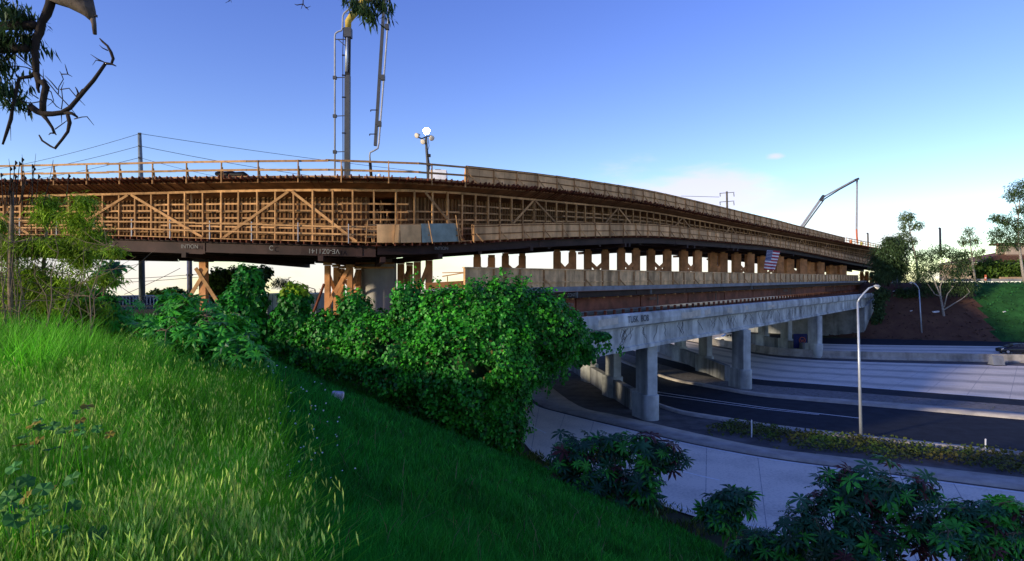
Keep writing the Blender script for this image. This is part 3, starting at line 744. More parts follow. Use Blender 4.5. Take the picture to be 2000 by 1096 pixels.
# far abutment with wing wall, near abutment under the ivy
pa = [OB.at(T1-9.5, 0, 0), OB.at(T1-9.5, -13, 0)]
b = MB(); b.bar(OB.at(T1-9,-.3,-7.3), OB.at(T1-9,-25,-7.3), .8, 5.55); b.build('abutment', M_concd, ob)
b = MB(); a0 = OB.at(T1-9,-.2,0); a1 = OB.at(T1+3,.9,0)
b.add([(a0.x,a0.y,-10),(a1.x,a1.y,-7.2),(a1.x,a1.y,-2.2),(a0.x,a0.y,-4.4)]+[(a0.x-.5,a0.y+.4,-10),(a1.x-.5,a1.y+.4,-7.2),(a1.x-.5,a1.y+.4,-2.2),(a0.x-.5,a0.y+.4,-4.4)], CF); b.build('wing_wall', M_conc, ob)
b = MB(); b.bar(OB.at(-3.5,-2.8,-6.9), OB.at(-3.5,-13,-6.9), .8, 6.2); b.build('abutment', M_concd, ob)
# graffiti on the barrier
def flat_text(body, origin, a, size, m, parent, name='lettering'):
    cu = bpy.data.curves.new(name, 'FONT'); cu.body = body; cu.size = size; cu.align_x = 'CENTER'; cu.align_y = 'CENTER'; cu.extrude = .004; cu.materials.append(m)
    o = bpy.data.objects.new(name, cu); COL.objects.link(o); o = to_mesh(o, name); up = Vector((0,0,1)); nn = a.cross(up)
    o.matrix_basis = Matrix(((a.x,up.x,nn.x,origin.x),(a.y,up.y,nn.y,origin.y),(a.z,up.z,nn.z,origin.z),(0,0,0,1))); return child(o, parent)
jt = [bar_matrix(OB.at(t,-.414,-4.18), OB.at(t,-.414,-3.1), .03, .02, NBR) for t in np.arange(3, T1, 6.1)]
pieces('form_joint', jt, M_concd, ob)
M_patch = mat('cover_up_paint', (.50,.46,.38), .9, .15, 2)
pp = []
for u in (1168,1330,1352,1376,1420,1455,1500):
    t = OB.t_of_u(u); L = rnd.uniform(.8,2.6); pp.append(bar_matrix(OB.at(t,.034,-2.45+rnd.uniform(-.1,.1)), OB.at(t+L,.034,-2.45+rnd.uniform(-.1,.1)), .012, rnd.uniform(.25,.5), NBR.cross(DB)))
pieces('paint_patch', pp, M_patch, ob)
g = flat_text('TUSK  BOB', OB.at(OB.t_of_u(1246), .06, -2.42), DB, .62, M_spray, ob, 'graffiti')
# dark dry vine stains low on the girder
b = MB()
for k in range(46):
    t = OB.t_of_u(1215)+rnd.random()**1.3*60; z = -2.95
    pts = [OB.at(t, -.40, z)]
    for j in range(5): t += (rnd.random()-.5)*.9; z -= .12+rnd.random()*.16; pts.append(OB.at(t, -.40, z))
    b.tube(pts, [.012]*5+[.004], 4)
b.build('dead_vine', M_bark, ob)
# --- lower falsework platform between the old overpass and the new bridge
LP = Run((3.3,40,0), .0058)
lp = empty('falsework_platform', LP.at(30,-3,-2.9), 'long low falsework platform with weathered plywood parapet behind the overpass', 'platform')
tA = LP.t_of_u(905); tB = LP.t_of_u(1676)
pn, po, rl, kk = [], [], [], []
t = tA; i = 0
while t < tB-.3:
    e = min(t+2.42, tB)
    for p_, q_ in ((t,(t+e)/2),((t+e)/2,e)): pn.append(bar_matrix(LP.at(p_+.006,0,.28), LP.at(q_-.006,0,.28), .022, 1.10))
    po.append(bar_matrix(LP.at(t+.05,.06,-.45), LP.at(t+.05,.06,.80), .06, .10, NBR))
    if i % 2: kk.append(bar_matrix(LP.at(t+.1,.08,.2), LP.at(t+.7,.3,-.35), .05, .08))
    rl.append(bar_matrix(LP.at(t,0,.85), LP.at(e,0,.85), .16, .07))
    rl.append(bar_matrix(LP.at(t,.05,.05), LP.at(e,.05,.05), .05, .08)); t = e; i += 1
pieces('parapet_panel', pn, M_plyold, lp); pieces('parapet_post', po, M_lumber, lp); pieces('parapet_rail', rl, M_plyold, lp); pieces('kicker', kk, M_lumber, lp)
LP.sweep('platform_deck', [(.35,-.28),(.35,-.58),(-1.6,-.58),(-1.6,-.28)], tA, tB+8, M_bluegr, lp)
LP.sweep('platform_deck', [(-1.62,-.28),(-1.62,-.58),(-9,-.58),(-9,-.28)], tA+8.5, tB+8, M_bluegr, lp)
fl = .36
for t in np.arange(tA, tB, 9.7):
    h = .42; z = -.60
    LP.sweep('edge_girder', [(.45,z),(.45,z-.03),(.27,z-.03),(.27,z-h+.03),(.45,z-h+.03),(.45,z-h),(.08,z-h),(.08,z)], t, t+9.6, M_steel, lp)
    LP.sweep('lower_girder', [(-.2,-1.06),(-.2,-1.10),(-.4,-1.10),(-.4,-1.98),(-.2,-1.98),(-.2,-2.02),(-.7,-2.02),(-.7,-1.06)], t+2.1, t+11.6, M_rust, lp)
pc = []
for t in np.arange(tA, tB+4, 1.35): pc.append(bar_matrix(LP.at(t,.1,-2.45), LP.at(t,.1,-2.05), .12, .2, NBR))
pieces('jack_post', pc, M_rust, lp)
pc = []
for t in np.arange(tA, tB+4, 2.05): pc.append(bar_matrix(LP.at(t,.3,-1.07), LP.at(t,-1.2,-1.07), .2, .1))
pieces('cross_timber', pc, M_lumber, lp)
pc = [bar_matrix(LP.at(t,.46,-1.0), LP.at(t,.46,-.62), .03, .16, NBR) for t in (LP.t_of_u(u) for u in (1115,1261,1460))] + [bar_matrix(LP.at(t,-.15,-1.95), LP.at(t,-.15,-1.1), .04, .07, NBR) for t in (LP.t_of_u(u) for u in (1288,1401,1546,1632))]
pieces('pale_bracket', pc, M_letter, lp)
LP.sweep('sill_timber', [(.5,-2.45),(.5,-2.75),(-1.2,-2.75),(-1.2,-2.45)], tA-1, tB, M_joist, lp)
flat_text('CONTR', LP.at(LP.t_of_u(1106), .47, -.82), DB, .32, M_letter, lp); flat_text('INTION', LP.at(LP.t_of_u(1279), -.17, -1.4), DB, .34, M_letter, lp)
flat_text('INTION 16', LP.at(LP.t_of_u(1537), -.17, -1.4), DB, .42, M_letter, lp); flat_text('CON', LP.at(LP.t_of_u(1119), -.17, -1.5), DB, .34, M_letter, lp)
# dark beam and deck end left of the parapet, seen above the ivy
b = MB(); b.bar(P(830,570,35), P(880,566,34.5), .4, .26); b.build('edge_girder', M_bluegr, lp)
b = MB(); b.bar(P(832,560,36.5), P(905,556,36), .2, .45); b.build('edge_girder', M_form, lp)
b = MB(); b.bar(P(864,533,33.5), P(906,532,33.2), .05, .05); b.bar(P(864,540,33.5), P(906,533,33.2), .05, .06); b.bar(P(874,540,33.5), P(874,550,33.5), .05, .07); b.build('guard_rail', M_lumber, lp)
# blue panel with a ring mark standing between the far piers
e = empty('blue_sign', P(1563,680,86), 'dark blue panel with an orange ring mark under the overpass', 'sign')
b = MB(); c = P(1563,666,86); b.bar(c+Vector((-.95,0,0)), c+Vector((.95,0,0)), .08, 2.0); b.build('panel', mat('blue_panel', (.012,.018,.09), .6, .2, 2), e)
M_orange = mat('orange_print', (.45,.12,.06), .7, .2, 4)
b = MB(); ring = [c+Vector((.25+.42*math.cos(k*math.pi/10), -.07, .1+.42*math.sin(k*math.pi/10))) for k in range(21)]; b.tube(ring, .05, 6)
b.bar(c+Vector((.0,-.07,.3)), c+Vector((.15,-.07,-.15)), .05,.07,(0,1,0)); b.bar(c+Vector((.15,-.07,-.15)), c+Vector((.25,-.07,.2)), .05,.07,(0,1,0)); b.bar(c+Vector((.25,-.07,.2)), c+Vector((.35,-.07,-.15)), .05,.07,(0,1,0)); b.bar(c+Vector((.35,-.07,-.15)), c+Vector((.5,-.07,.3)), .05,.07,(0,1,0)); b.build('ring_mark', M_orange, e)
# ------------------------------------------------------------------ things on and around the bridge
def px_tube(name, pts, Y, r, m, parent, n=8, smooth=True):
    """pts (u, v) on a vertical plane at depth Y; r in metres, or a list"""
    b = MB(); b.tube([P(u, v, Y if not hasattr(Y, '__len__') else Y[i]) for i, (u, v) in enumerate(pts)], r, n); return b.build(name, m, parent, smooth)
# concrete pump boom over the left of the deck
YB = 44.0
pb = empty('concrete_pump_boom', P(677,352,YB), 'tall grey concrete pump boom rising behind the deck rail with a hanging arm', 'boom')
b = MB(); b.bar(P(678,386,YB), P(679,148,YB), .36, .36, (0,1,0)); b.build('mast', M_grey, pb)
b = MB(); b.bar(P(679,148,YB), P(680,72,YB), .33, .30, (0,1,0)); b.build('mast_sleeve', M_black, pb)
px_tube('hydraulic_ram', [(677,140),(677.5,100),(678,74)], YB-.3, [.10,.10,.06], M_galv, pb)
b = MB(); b.bar(P(680,74,YB), P(680,56,YB), .5, .50, (0,1,0)); b.build('joint', M_grey, pb)
px_tube('elbow_arm', [(680,58),(680,42),(687,32),(696,22),(712,2),(730,-24)], YB, [.22,.24,.26,.28,.26,.26], M_yel, pb)
px_tube('pipe', [(654,360),(654,72),(655,66),(660,62),(667,60),(669,55),(669.5,32),(672,26),(700,2),(720,-14)], YB-.1, .062, M_lgrey, pb)
px_tube('cable', [(670,360),(669.5,100),(671,55)], YB-.1, .03, M_black, pb)
for v in (150, 225, 295):
    b = MB(); b.bar(P(654,v+2,YB-.1), P(676,v+1,YB-.1), .05, .06, (0,1,0)); b.bar(P(654,v-1,YB-.1), P(654,v+5,YB-.1), .24, .24, (0,1,0)); b.build('pipe_bracket', M_grey, pb)
b = MB(); b.bar(P(654,77,YB-.1), P(676,77,YB-.1), .05,.07,(0,1,0)); b.bar(P(661,78,YB-.1), P(674,89,YB-.1), .05,.07,(0,1,0)); b.build('pipe_bracket', M_grey, pb)
for v in (108,147,190,260):
    b = MB(); b.bar(P(668,v,YB-.2), P(673,v,YB-.2), .08, .08, (0,1,0)); b.build('clamp', M_black, pb)
b = MB(); b.bar(P(752,-20,YB), P(733,285,YB), .20, .22, (0,1,0)); b.build('hanging_arm', M_grey, pb)
px_tube('pipe', [(762,-20),(757,55),(750,150),(743,240),(740,280),(738,290),(731,294),(723,298),(722,304),(723,318)], YB-.1, .062, M_lgrey, pb)
px_tube('rubber_hose', [(723,318),(724,335),(726,352)], YB-.1, .11, M_black, pb)
for u, v in ((756,53),(748,152),(741,242)):
    b = MB(); b.bar(P(u,v-5,YB-.15), P(u,v+5,YB-.15), .26, .3, (0,1,0)); b.bar(P(u-8,v,YB-.1), P(u,v,YB-.1), .08,.1,(0,1,0)); b.build('clamp', M_grey, pb)
for u, v in ((733,215),(731,262)):
    b = MB(); b.bar(P(u-9,v,YB-.1), P(u+4,v,YB-.1), .06, .06, (0,1,0)); b.bar(P(u-9,v,YB-.1), P(u-9,v+3,YB-.1), .06,.06,(0,1,0)); b.build('rung', M_black, pb)
# second boom far along the bridge
YR = 150.0
e = empty('concrete_pump_boom', P(1566,450,YR), 'distant folded concrete pump boom with its hose hanging over the far deck', 'boom')
b = MB(); b.bar(P(1560,450,YR), P(1606,385,YR), .45, .55, (0,1,0)); b.build('lower_arm', M_lgrey, e)
b = MB(); b.bar(P(1606,386,YR), P(1672,350,YR), .36, .40, (0,1,0)); b.build('upper_arm', M_lgrey, e)
b = MB(); b.bar(P(1674,350,YR), P(1673,448,YR), .32, .34, (0,1,0)); b.build('hanging_arm', M_lgrey, e)
b = MB(); b.bar(P(1602,392,YR-.3), P(1609,382,YR-.3), .6, .7, (0,1,0)); b.build('joint', M_grey, e); b = MB(); b.bar(P(1670,352,YR-.3), P(1677,349,YR-.3), .5, .6, (0,1,0)); b.build('joint', M_grey, e)
px_tube('pipe', [(1562,454),(1610,389),(1640,370),(1671,353)], YR-.5, .16, M_grey, e); px_tube('rubber_hose', [(1673,448),(1673.5,462),(1675,476)], YR, .22, M_orange, e)
# light tower with a lit lamp
YL = 45.0
lt = empty('light_tower', P(836,356,YL), 'mobile light tower with one glaring lamp and white generator box', 'light tower')
px_tube('mast', [(838,385),(836,320),(833,290),(832,268)], YL, [.14,.13,.10,.09], M_grey, lt)
px_tube('cross_arm', [(816,268),(824,271),(833,267),(842,265),(848,270)], YL, .05, M_grey, lt)
px_tube('cable', [(836,270),(838,285),(834,300),(838,320)], YL-.1, .02, M_black, lt)
M_lamp = mat('lit_lamp', (.9,.9,.85), .4, 0, 1, emit=60); M_glassw = mat('lamp_glass', (.7,.62,.5), .3, .1, 2)
def flood(u, v, r, lit, dirn):
    c = P(u, v, YL-.2); b = MB(); d = Vector(dirn).normalized()
    b.tube([c-d*.34, c-d*.12, c, c+d*.02], [.06, r*.75, r, r], 14); o = b.build('lamp_housing', M_grey, lt, True)
    b = MB(); b.tube([c+d*.022, c+d*.05, c+d*.07], [r*.96, r*.8, r*.3], 14); q = b.build('lamp_lens', M_lamp if lit else M_glassw, o)
flood(833,256,.25,True,(-.05,-1,-.1)); flood(814,265,.2,False,(-.5,-.8,-.4)); flood(826,277,.2,False,(-.3,-.8,-.4)); flood(843,270,.2,False,(.3,-.8,-.4))
b = MB(); c = P(858,345,YL); b.bar(c+Vector((-.65,0,0)), c+Vector((.55,0,0)), .9, .85); b.bar(c+Vector((-.5,0,-.9)), c+Vector((.45,0,-.9)), .7, .95); b.build('generator_box', mat('white_enamel', (.62,.63,.66), .5, .15, 3), lt)
b = MB(); c = P(842,345,YL-.2); b.bar(c+Vector((0,0,-.45)), c+Vector((0,0,.42)), .25, .3, (0,1,0)); b.build('control_panel', M_lgrey, lt)
px_tube('lifting_handle', [(846,336),(850,331),(860,331),(866,334)], YL-.3, .02, M_grey, lt)
for v in (304,322): b = MB(); b.bar(P(834,v,YL-.1), P(841,v,YL-.1), .2, .22, (0,1,0)); b.build('winch', M_black, lt)
# rolled tarpaulin on the deck edge
b = MB(); c0 = C(s_u(434),.55,('deck',.28)); c1 = C(s_u(494),.55,('deck',.20)); L = [c0.lerp(c1, k/8)+Vector((0,0,.03*math.sin(k*2.1))) for k in range(9)]
b.tube(L, [.12,.17,.19,.18,.2,.18,.17,.17,.08], 10); tag(b.build('rolled_tarpaulin', M_black, None, True), 'rolled black tarpaulin lying on the deck edge', 'tarpaulin')
# ------------------------------------------------------------------ people at work on the deck
M_vest = mat('orange_vest', (.75,.20,.05), .7, .1, 5); M_skin = mat('skin', (.42,.25,.17), .6, .05, 5); M_jean = mat('work_trousers', (.05,.06,.09), .8, .2, 5)
M_hat = mat('hard_hat', (.75,.72,.68), .4, .05, 3); M_lime = mat('lime_vest', (.5,.55,.10), .7, .1, 5); M_hair = mat('dark_hair', (.02,.015,.012), .7, .2, 8)
def person(loc, ang, label, vest, bend=0.0, arm=.5):
    """one skinned body with a vest, trousers, hair and helmet as children"""
    loc = Vector(loc); e = empty('person', loc, label, 'person', None)
    def R_(p):
        x, y, z = p; c, s = math.cos(ang), math.sin(ang)
        if z > .95: y -= bend*(z-.95)
        return (loc.x+c*x-s*y, loc.y+s*x+c*y, loc.z+z)
    J = [(0,0,.95),(0,0,1.12),(0,0,1.30),(0,0,1.46),(0,-.01,1.56),(0,-.02,1.66),(0,-.02,1.76),
         (.20,0,1.43),(.27,-.05,1.15),(.25,-.05-.28*arm,.98+.1*arm),(.24,-.12-.33*arm,.93+.1*arm),(-.20,0,1.43),(-.27,-.05,1.15),(-.25,-.05-.28*arm,.98+.1*arm),(-.24,-.12-.33*arm,.93+.1*arm),
         (.10,0,.88),(.12,-.03,.48),(.13,.02,.08),(.13,-.16,.03),(-.10,0,.88),(-.12,.03,.48),(-.13,.05,.08),(-.13,-.12,.03)]
    E = [(0,1),(1,2),(2,3),(3,4),(4,5),(5,6),(3,7),(7,8),(8,9),(9,10),(3,11),(11,12),(12,13),(13,14),(0,15),(15,16),(16,17),(17,18),(0,19),(19,20),(20,21),(21,22)]
    r = [.15,.14,.16,.13,.06,.10,.085,.075,.055,.042,.035,.075,.055,.042,.035,.10,.07,.045,.04,.10,.07,.045,.04]
    me = bpy.data.meshes.new('body'); me.from_pydata([R_(p) for p in J], E, []); o = bpy.data.objects.new('body', me); COL.objects.link(o)
    mo = o.modifiers.new('skin', 'SKIN'); o.modifiers.new('sub', 'SUBSURF').levels = 1
    sv = me.skin_vertices[0].data if me.skin_vertices else None
    if sv is None: return e
    for k, q in enumerate(r): sv[k].radius = (q, q*.85); sv[k].use_root = (k == 0)
    me.materials.append(M_skin); o = to_mesh2(o, 'body'); child(o, e)
    b = MB(); b.tube([R_((0,0,.88)), R_((0,0,1.1)), R_((0,0,1.32)), R_((0,0,1.47))], [.19,.185,.205,.13], 12); b.build('vest', vest, e, True)
    for s_ in (-1,1):
        b = MB(); b.tube([R_((.09*s_,0,.95)), R_((.12*s_,-.02*s_,.5)), R_((.13*s_,.03,.1))], [.135,.095,.075], 10); b.build('trousers', M_jean, e, True)
    b = MB(); b.tube([R_((0,-.02,1.70)), R_((0,-.02,1.72)), R_((0,-.02,1.80)), R_((0,-.02,1.85))], [.15,.125,.115,.05], 12); b.build('helmet', M_hat, e, True)
    return e
def to_mesh2(o, name):
    bpy.context.view_layer.update(); return to_mesh(o, name)
q = C(s_u(716), -8.0, ('deck',-.12)); person(q, .3, 'worker in an orange vest behind the deck rail near the boom hose', M_vest, .3)
q = C(s_u(1677), -1.5, ('deck',-.12)); person(q, -.5, 'distant worker in an orange vest below the far boom hose', M_vest, .1)
q = C(s_u(1697), -1.5, ('deck',-.12)); person(q, -.5, 'distant worker in a lime vest at the far end of the deck', M_lime, .1)
# ------------------------------------------------------------------ flags
def flag_mat():
    m = bpy.data.materials.new('striped_flag'); m.use_nodes = True; t = m.node_tree; b = t.nodes['Principled BSDF']; b.inputs['Roughness'].default_value = .8
    def math_(op, a, c=None, v=None):
        n = t.nodes.new('ShaderNodeMath'); n.operation = op
        for i, x in enumerate((a, c)):
            if x is None: continue
            if isinstance(x, (int, float)): n.inputs[i].default_value = x
            else: t.links.new(x, n.inputs[i])
        return n.outputs[0]
    uv = t.nodes.new('ShaderNodeUVMap'); sp = t.nodes.new('ShaderNodeSeparateXYZ'); t.links.new(uv.outputs[0], sp.inputs[0]); X, Y = sp.outputs['X'], sp.outputs['Y']
    st = math_('LESS_THAN', math_('FRACT', math_('MULTIPLY', math_('SUBTRACT', 1.0, Y), 6.5)), .5)
    can = math_('MULTIPLY', math_('LESS_THAN', X, .46), math_('GREATER_THAN', Y, .462))
    fx = math_('SUBTRACT', math_('FRACT', math_('MULTIPLY', X, 13)), .5); fy = math_('SUBTRACT', math_('FRACT', math_('MULTIPLY', Y, 14)), .5)
    star = math_('LESS_THAN', math_('ADD', math_('MULTIPLY', fx, fx), math_('MULTIPLY', fy, fy)), .07)
    m1 = t.nodes.new('ShaderNodeMixRGB'); m1.inputs[1].default_value = (.72,.70,.68,1); m1.inputs[2].default_value = (.36,.02,.04,1); t.links.new(st, m1.inputs[0])
    m2 = t.nodes.new('ShaderNodeMixRGB'); m2.inputs[1].default_value = (.02,.03,.13,1); m2.inputs[2].default_value = (.7,.7,.7,1); t.links.new(star, m2.inputs[0])
    m3 = t.nodes.new('ShaderNodeMixRGB'); t.links.new(can, m3.inputs[0]); t.links.new(m1.outputs[0], m3.inputs[1]); t.links.new(m2.outputs[0], m3.inputs[2]); t.links.new(m3.outputs[0], b.inputs['Base Color'])
    return m
M_flag = flag_mat()
def flag(corners, Y, label):
    tl_, tr_, br_, bl_ = [P(u, v, Y) for u, v in corners]; nu, nv_ = 22, 16; v = []; f = []; uvs = []
    for j in range(nv_+1):
        for i in range(nu+1):
            a, c = i/nu, j/nv_; p = tl_.lerp(tr_, a).lerp(bl_.lerp(br_, a), c); p.y += .10*math.sin(a*9+c*3)*(.3+c); v.append(p)
    for j in range(nv_):
        for i in range(nu): k = j*(nu+1)+i; f.append((k, k+1, k+nu+2, k+nu+1))
    me = mesh_py('flag', v, f, M_flag, True); ul = me.uv_layers.new(name='UVMap')
    for lp_ in me.loops: k = lp_.vertex_index; ul.data[lp_.index].uv = ((k % (nu+1))/nu, 1-(k//(nu+1))/nv_)
    o = obj('flag', me); md = o.modifiers.new('solid', 'SOLIDIFY'); md.thickness = .01
    tag(o, label, 'flag', 'striped flags')
flag([(1498,488),(1524,491),(1512,529),(1492,527)], 77, 'red and white striped flag with blue canton hanging from the walkway')
flag([(1400,500),(1416,500),(1415,532),(1399,532)], 80, 'striped flag half hidden behind a timber post')
# ------------------------------------------------------------------ street lamps and marker posts
def lamp(base, pts, Y, r0, r1, hd, label):
    e = empty('street_lamp', P(base[0], base[1], Y), label, 'street lamp', 'freeway street lamps')
    px_tube('pole', [base]+pts[:1], Y, [r0, r1], M_galv, e, 12)
    px_tube('arm', pts, Y, [r1*.9]*(len(pts)-1)+[r1*.5], M_galv, e, 10)
    c0 = P(pts[-1][0], pts[-1][1], Y); dx = hd*Y/F; b = MB(); b.tube([c0, c0+Vector((dx*.3,0,.01)), c0+Vector((dx*.7,0,0)), c0+Vector((dx,0,-.03))], [r1*.5, r1*1.5, r1*1.6, r1*.5], 10); h = b.build('luminaire', M_lgrey, e, True)
    b = MB(); b.tube([c0+Vector((dx*.25,0,-.06)), c0+Vector((dx*.6,0,-.16)), c0+Vector((dx*.9,0,-.06))], [.03, r1*1.2, .03], 8); b.build('lens', M_glassw, h, True)
    b = MB(); g0 = P(base[0], base[1], Y); b.box((g0.x-r0*2,g0.y-r0*2,g0.z-.05),(g0.x+r0*2,g0.y+r0*2,g0.z+.10)); b.build('base_plate', M_kerb, e)
lamp((1682,857), [(1675,590),(1679,583),(1687,573),(1697,563),(1706,559)], 39.3, .105, .06, 13, 'tall galvanised street lamp in the planted strip before the overpass')
lamp((1801,663), [(1795,566),(1793,561),(1789,556),(1783,552)], 109, .13, .09, -7, 'thin street lamp at the foot of the far bank')
for (u, v0_, v1_), lb in (((1468,854,820), 'short white marker post at the near end of the planted strip'), ((1925,884,857), 'short white marker post beside the kerb, right of the lamp')):
    g0 = G(u, v0_); b = MB(); h = (v0_-v1_)*g0.y/F; b.tube([g0+Vector((0,0,-.1)), g0+Vector((0,0,h*.97)), g0+Vector((0,0,h))], [.045,.045,.02], 8); tag(b.build('marker_post', M_white, None), lb, 'post', 'white marker posts')
# grey crash cushion module against the median barrier
g0 = G(1950, 714); e = empty('barrier_cover', g0, 'grey metal cover bolted over the median barrier by the dark car', 'cover')
b = MB(); x0, y0 = g0.x, g0.y+.25; w_ = 1.35
b.add([(x0-w_/2,y0-.45,-9.93),(x0+w_/2,y0-.45,-9.93),(x0+w_/2,y0+.55,-9.93),(x0-w_/2,y0+.55,-9.93),(x0-w_/2,y0-.14,-8.88),(x0+w_/2,y0-.14,-8.88),(x0+w_/2,y0+.3,-8.88),(x0-w_/2,y0+.3,-8.88)], CF); b.build('sheet_cover', M_bluegr, e)
b = MB(); b.box((x0-w_/2-.1,y0-.55,-10),(x0+w_/2+.1,y0+.6,-9.94)); b.build('skid', M_black, e)
# ------------------------------------------------------------------ cars
M_glass = mat('tinted_glass', (.02,.025,.03), .08, 0, 1, spec=.6); M_rim = mat('alloy_rim', (.4,.4,.42), .35, .1, 3, metal=.6)
M_tail = mat('tail_lamp', (.4,.02,.02), .3, 0, 1); M_headl = mat('headlamp', (.75,.75,.72), .15, 0, 1, spec=.6)
def car(loc, ang, paint, label, wagon=0.0):
    e = empty('parked_car' if False else 'car', loc, label, 'car'); e.matrix_basis = Matrix.Translation(loc) @ Matrix.Rotation(ang, 4, 'Z')
    def put(o): o.parent = e; o.matrix_parent_inverse = Matrix.Identity(4); return o
    # front at -x; stations along x: (x, z sill, z belt, half width)
    ST_ = [(-2.2,.34,.58,.62),(-2.12,.24,.68,.76),(-1.75,.20,.78,.84),(-1.0,.19,.90,.88),(-.2,.18,.94,.89),(.8,.18,.98,.89),(1.6,.20,1.0,.86),(2.05,.26,.98,.78),(2.18,.36,.86,.66)]
    v = []; f = []
    for x, z0, z1, hw in ST_:
        zm = (z0+z1)/2
        for y, z in ((-hw*.92,z0),(-hw,zm-.05),(-hw*.985,zm+.12),(-hw*.93,z1),(0,z1+.035),(hw*.93,z1),(hw*.985,zm+.12),(hw,zm-.05),(hw*.92,z0)): v.append((x,y,z))
    k = 9
    for i in range(len(ST_)-1):
        for j in range(k-1): f.append((i*k+j,(i+1)*k+j,(i+1)*k+j+1,i*k+j+1))
        f.append((i*k+k-1,(i+1)*k+k-1,(i+1)*k,i*k))
    f.append(tuple(range(k))); f.append(tuple(range((len(ST_)-1)*k,len(ST_)*k))[::-1])
    put(obj('body', mesh_py('body', v, f, paint, True)))
    RF = [(-1.25,.90,.78,.90),(-.45,1.34,.62,.97),(.2,1.46,.60,.98),(.95,1.42,.60,.98),(1.65,1.18,.64,.98),(1.98,.99,.72,.97)]
    v = []; f = []
    for x, zt, hw, zb_ in RF: v += [(x,-.82,zb_-.04),(x,-hw,zt-.05),(x,-hw*.8,zt),(x,hw*.8,zt),(x,hw,zt-.05),(x,.82,zb_-.04)]
    for i in range(len(RF)-1):
        for j in range(5): f.append((i*6+j,(i+1)*6+j,(i+1)*6+j+1,i*6+j+1))
    put(obj('roof', mesh_py('roof', v, f, paint, True)))
    for sy in (-1,1):       # side glass, set proud of the cabin
        for pts in ([(-.98,.97),(-.48,1.28),(.12,1.39),(.12,.99)], [(.20,.99),(.20,1.395),(.85,1.36),(1.35,1.18),(1.40,1.02)]):
            pv = [];
            for x, z in pts:
                zt = np.interp(x,[r[0] for r in RF],[r[1] for r in RF])-.05; hw = np.interp(x,[r[0] for r in RF],[r[2] for r in RF]); zb_ = .92
                w_ = .82+(hw-.82)*max(0,min(1,(z-zb_)/max(.05,zt-zb_))); pv.append((x,sy*(w_+.012),z))
            put(obj('side_window', mesh_py('side_window', pv, [tuple(range(len(pv)))], M_glass)))
        hl = [(-2.13,sy*.50,.60),(-2.10,sy*.72,.60),(-1.85,sy*.86,.69),(-1.80,sy*.80,.77),(-2.05,sy*.55,.71)]; put(obj('headlight', mesh_py('headlight', [(x-.02,y*1.01,z+.01) for x,y,z in hl], [tuple(range(5))], M_headl)))
        tl2 = [(2.19,sy*.45,.80),(2.17,sy*.68,.80),(2.0,sy*.82,.84),(2.0,sy*.80,.97),(2.17,sy*.50,.93)]; put(obj('tail_light', mesh_py('tail_light', [(x+.015,y*1.01,z) for x,y,z in tl2], [tuple(range(5))], M_tail)))
        b = MB(); b.tube([(-.75,sy*.86,.98),(-.78,sy*.98,1.0),(-.70,sy*1.0,1.0)], [.05,.09,.04], 8); put(b.build('mirror', paint, None, True))
        for wx in (-1.36,1.30):
            b = MB(); b.tube([(wx,sy*.70,.32),(wx,sy*.72,.32),(wx,sy*.90,.32),(wx,sy*.915,.32)], [.27,.32,.32,.28], 20); wh = put(b.build('wheel', M_black, None))
            b = MB(); b.tube([(wx,sy*.90,.32),(wx,sy*.925,.32)], [.21,.19], 12); r_ = b.build('rim', M_rim, None); r_.parent = wh
    ws = [(-1.2,-.70,.945),(-.50,-.58,1.335),(-.50,.58,1.335),(-1.2,.70,.945)]; put(obj('windscreen', mesh_py('windscreen', [(x-.02,y,z+.025) for x,y,z in ws], [(0,1,2,3)], M_glass)))
    rw = [(1.02,-.55,1.41),(1.62,-.6,1.2),(1.62,.6,1.2),(1.02,.55,1.41)]; put(obj('rear_window', mesh_py('rear_window', [(x+.02,y,z+.025) for x,y,z in rw], [(0,1,2,3)], M_glass)))
    b = MB(); b.box((-2.24,-.3,.30),(-2.20,.3,.46)); put(b.build('grille', M_black, None))
    return e
car(Vector((70.9,86.5,-10)), -.22, mat('dark_car_paint', (.012,.013,.016), .25, .05, 1, spec=.6), 'dark hatchback driving behind the median barrier at the edge of the picture')
car(Vector((36.4,103,-10)), -.05, mat('white_car_paint', (.7,.7,.68), .3, .03, 1, spec=.5), 'white car beyond the overpass, glimpsed between the piers')
# ------------------------------------------------------------------ utility poles and wires
def wire(pts, r, m, label=None, sag=.0, parent=None):
    b = MB(); o_ = []
    for a, c in zip(pts[:-1], pts[1:]):
        for k in range(13):
            t = k/12; p = Vector(a).lerp(Vector(c), t); p.z -= sag*4*t*(1-t); o_.append(p)
    b.tube(o_, r, 4); return b.build('wire', m, parent)
M_dgalv = mat('weathered_pole_steel', (.14,.17,.19), .6, .2, 2)
e = empty('utility_pole', P(278,628,58), 'tall thin steel pole left of the prop, with three wires spreading from its top', 'pole', 'utility poles')
px_tube('pole', [(278,630),(275,345),(272.5,260)], 58, [.30,.22,.16], M_dgalv, e, 10)
for v, vl, vr in ((261,322,306),(285,335,330),(308,350,356)):
    wire([P(-40,vl+14,75), P(273,v,58), P(990,352,78) if v < 270 else P(760 if v < 300 else 540,362,70)], .022, M_wire, sag=.35, parent=e)
    b = MB(); b.tube([P(270.5,v,57.8),P(275.5,v,57.8)], .09, 6); b.build('insulator', M_grey, e)
e = empty('utility_pole', P(370,600,70), 'dark wooden pole seen under the bridge beside the timber prop', 'pole', 'utility poles')
px_tube('pole', [(371,606),(370.5,505)], 70, [.28,.26], M_polew, e)
for u0_,v0_,u1_,v1_ in ((200,546,392,535),(200,553,392,541),(243,575,352,524),(220,548,275,585)): wire([P(u0_,v0_,72),P(u1_,v1_,72)], .03, M_wire, sag=.1, parent=e)
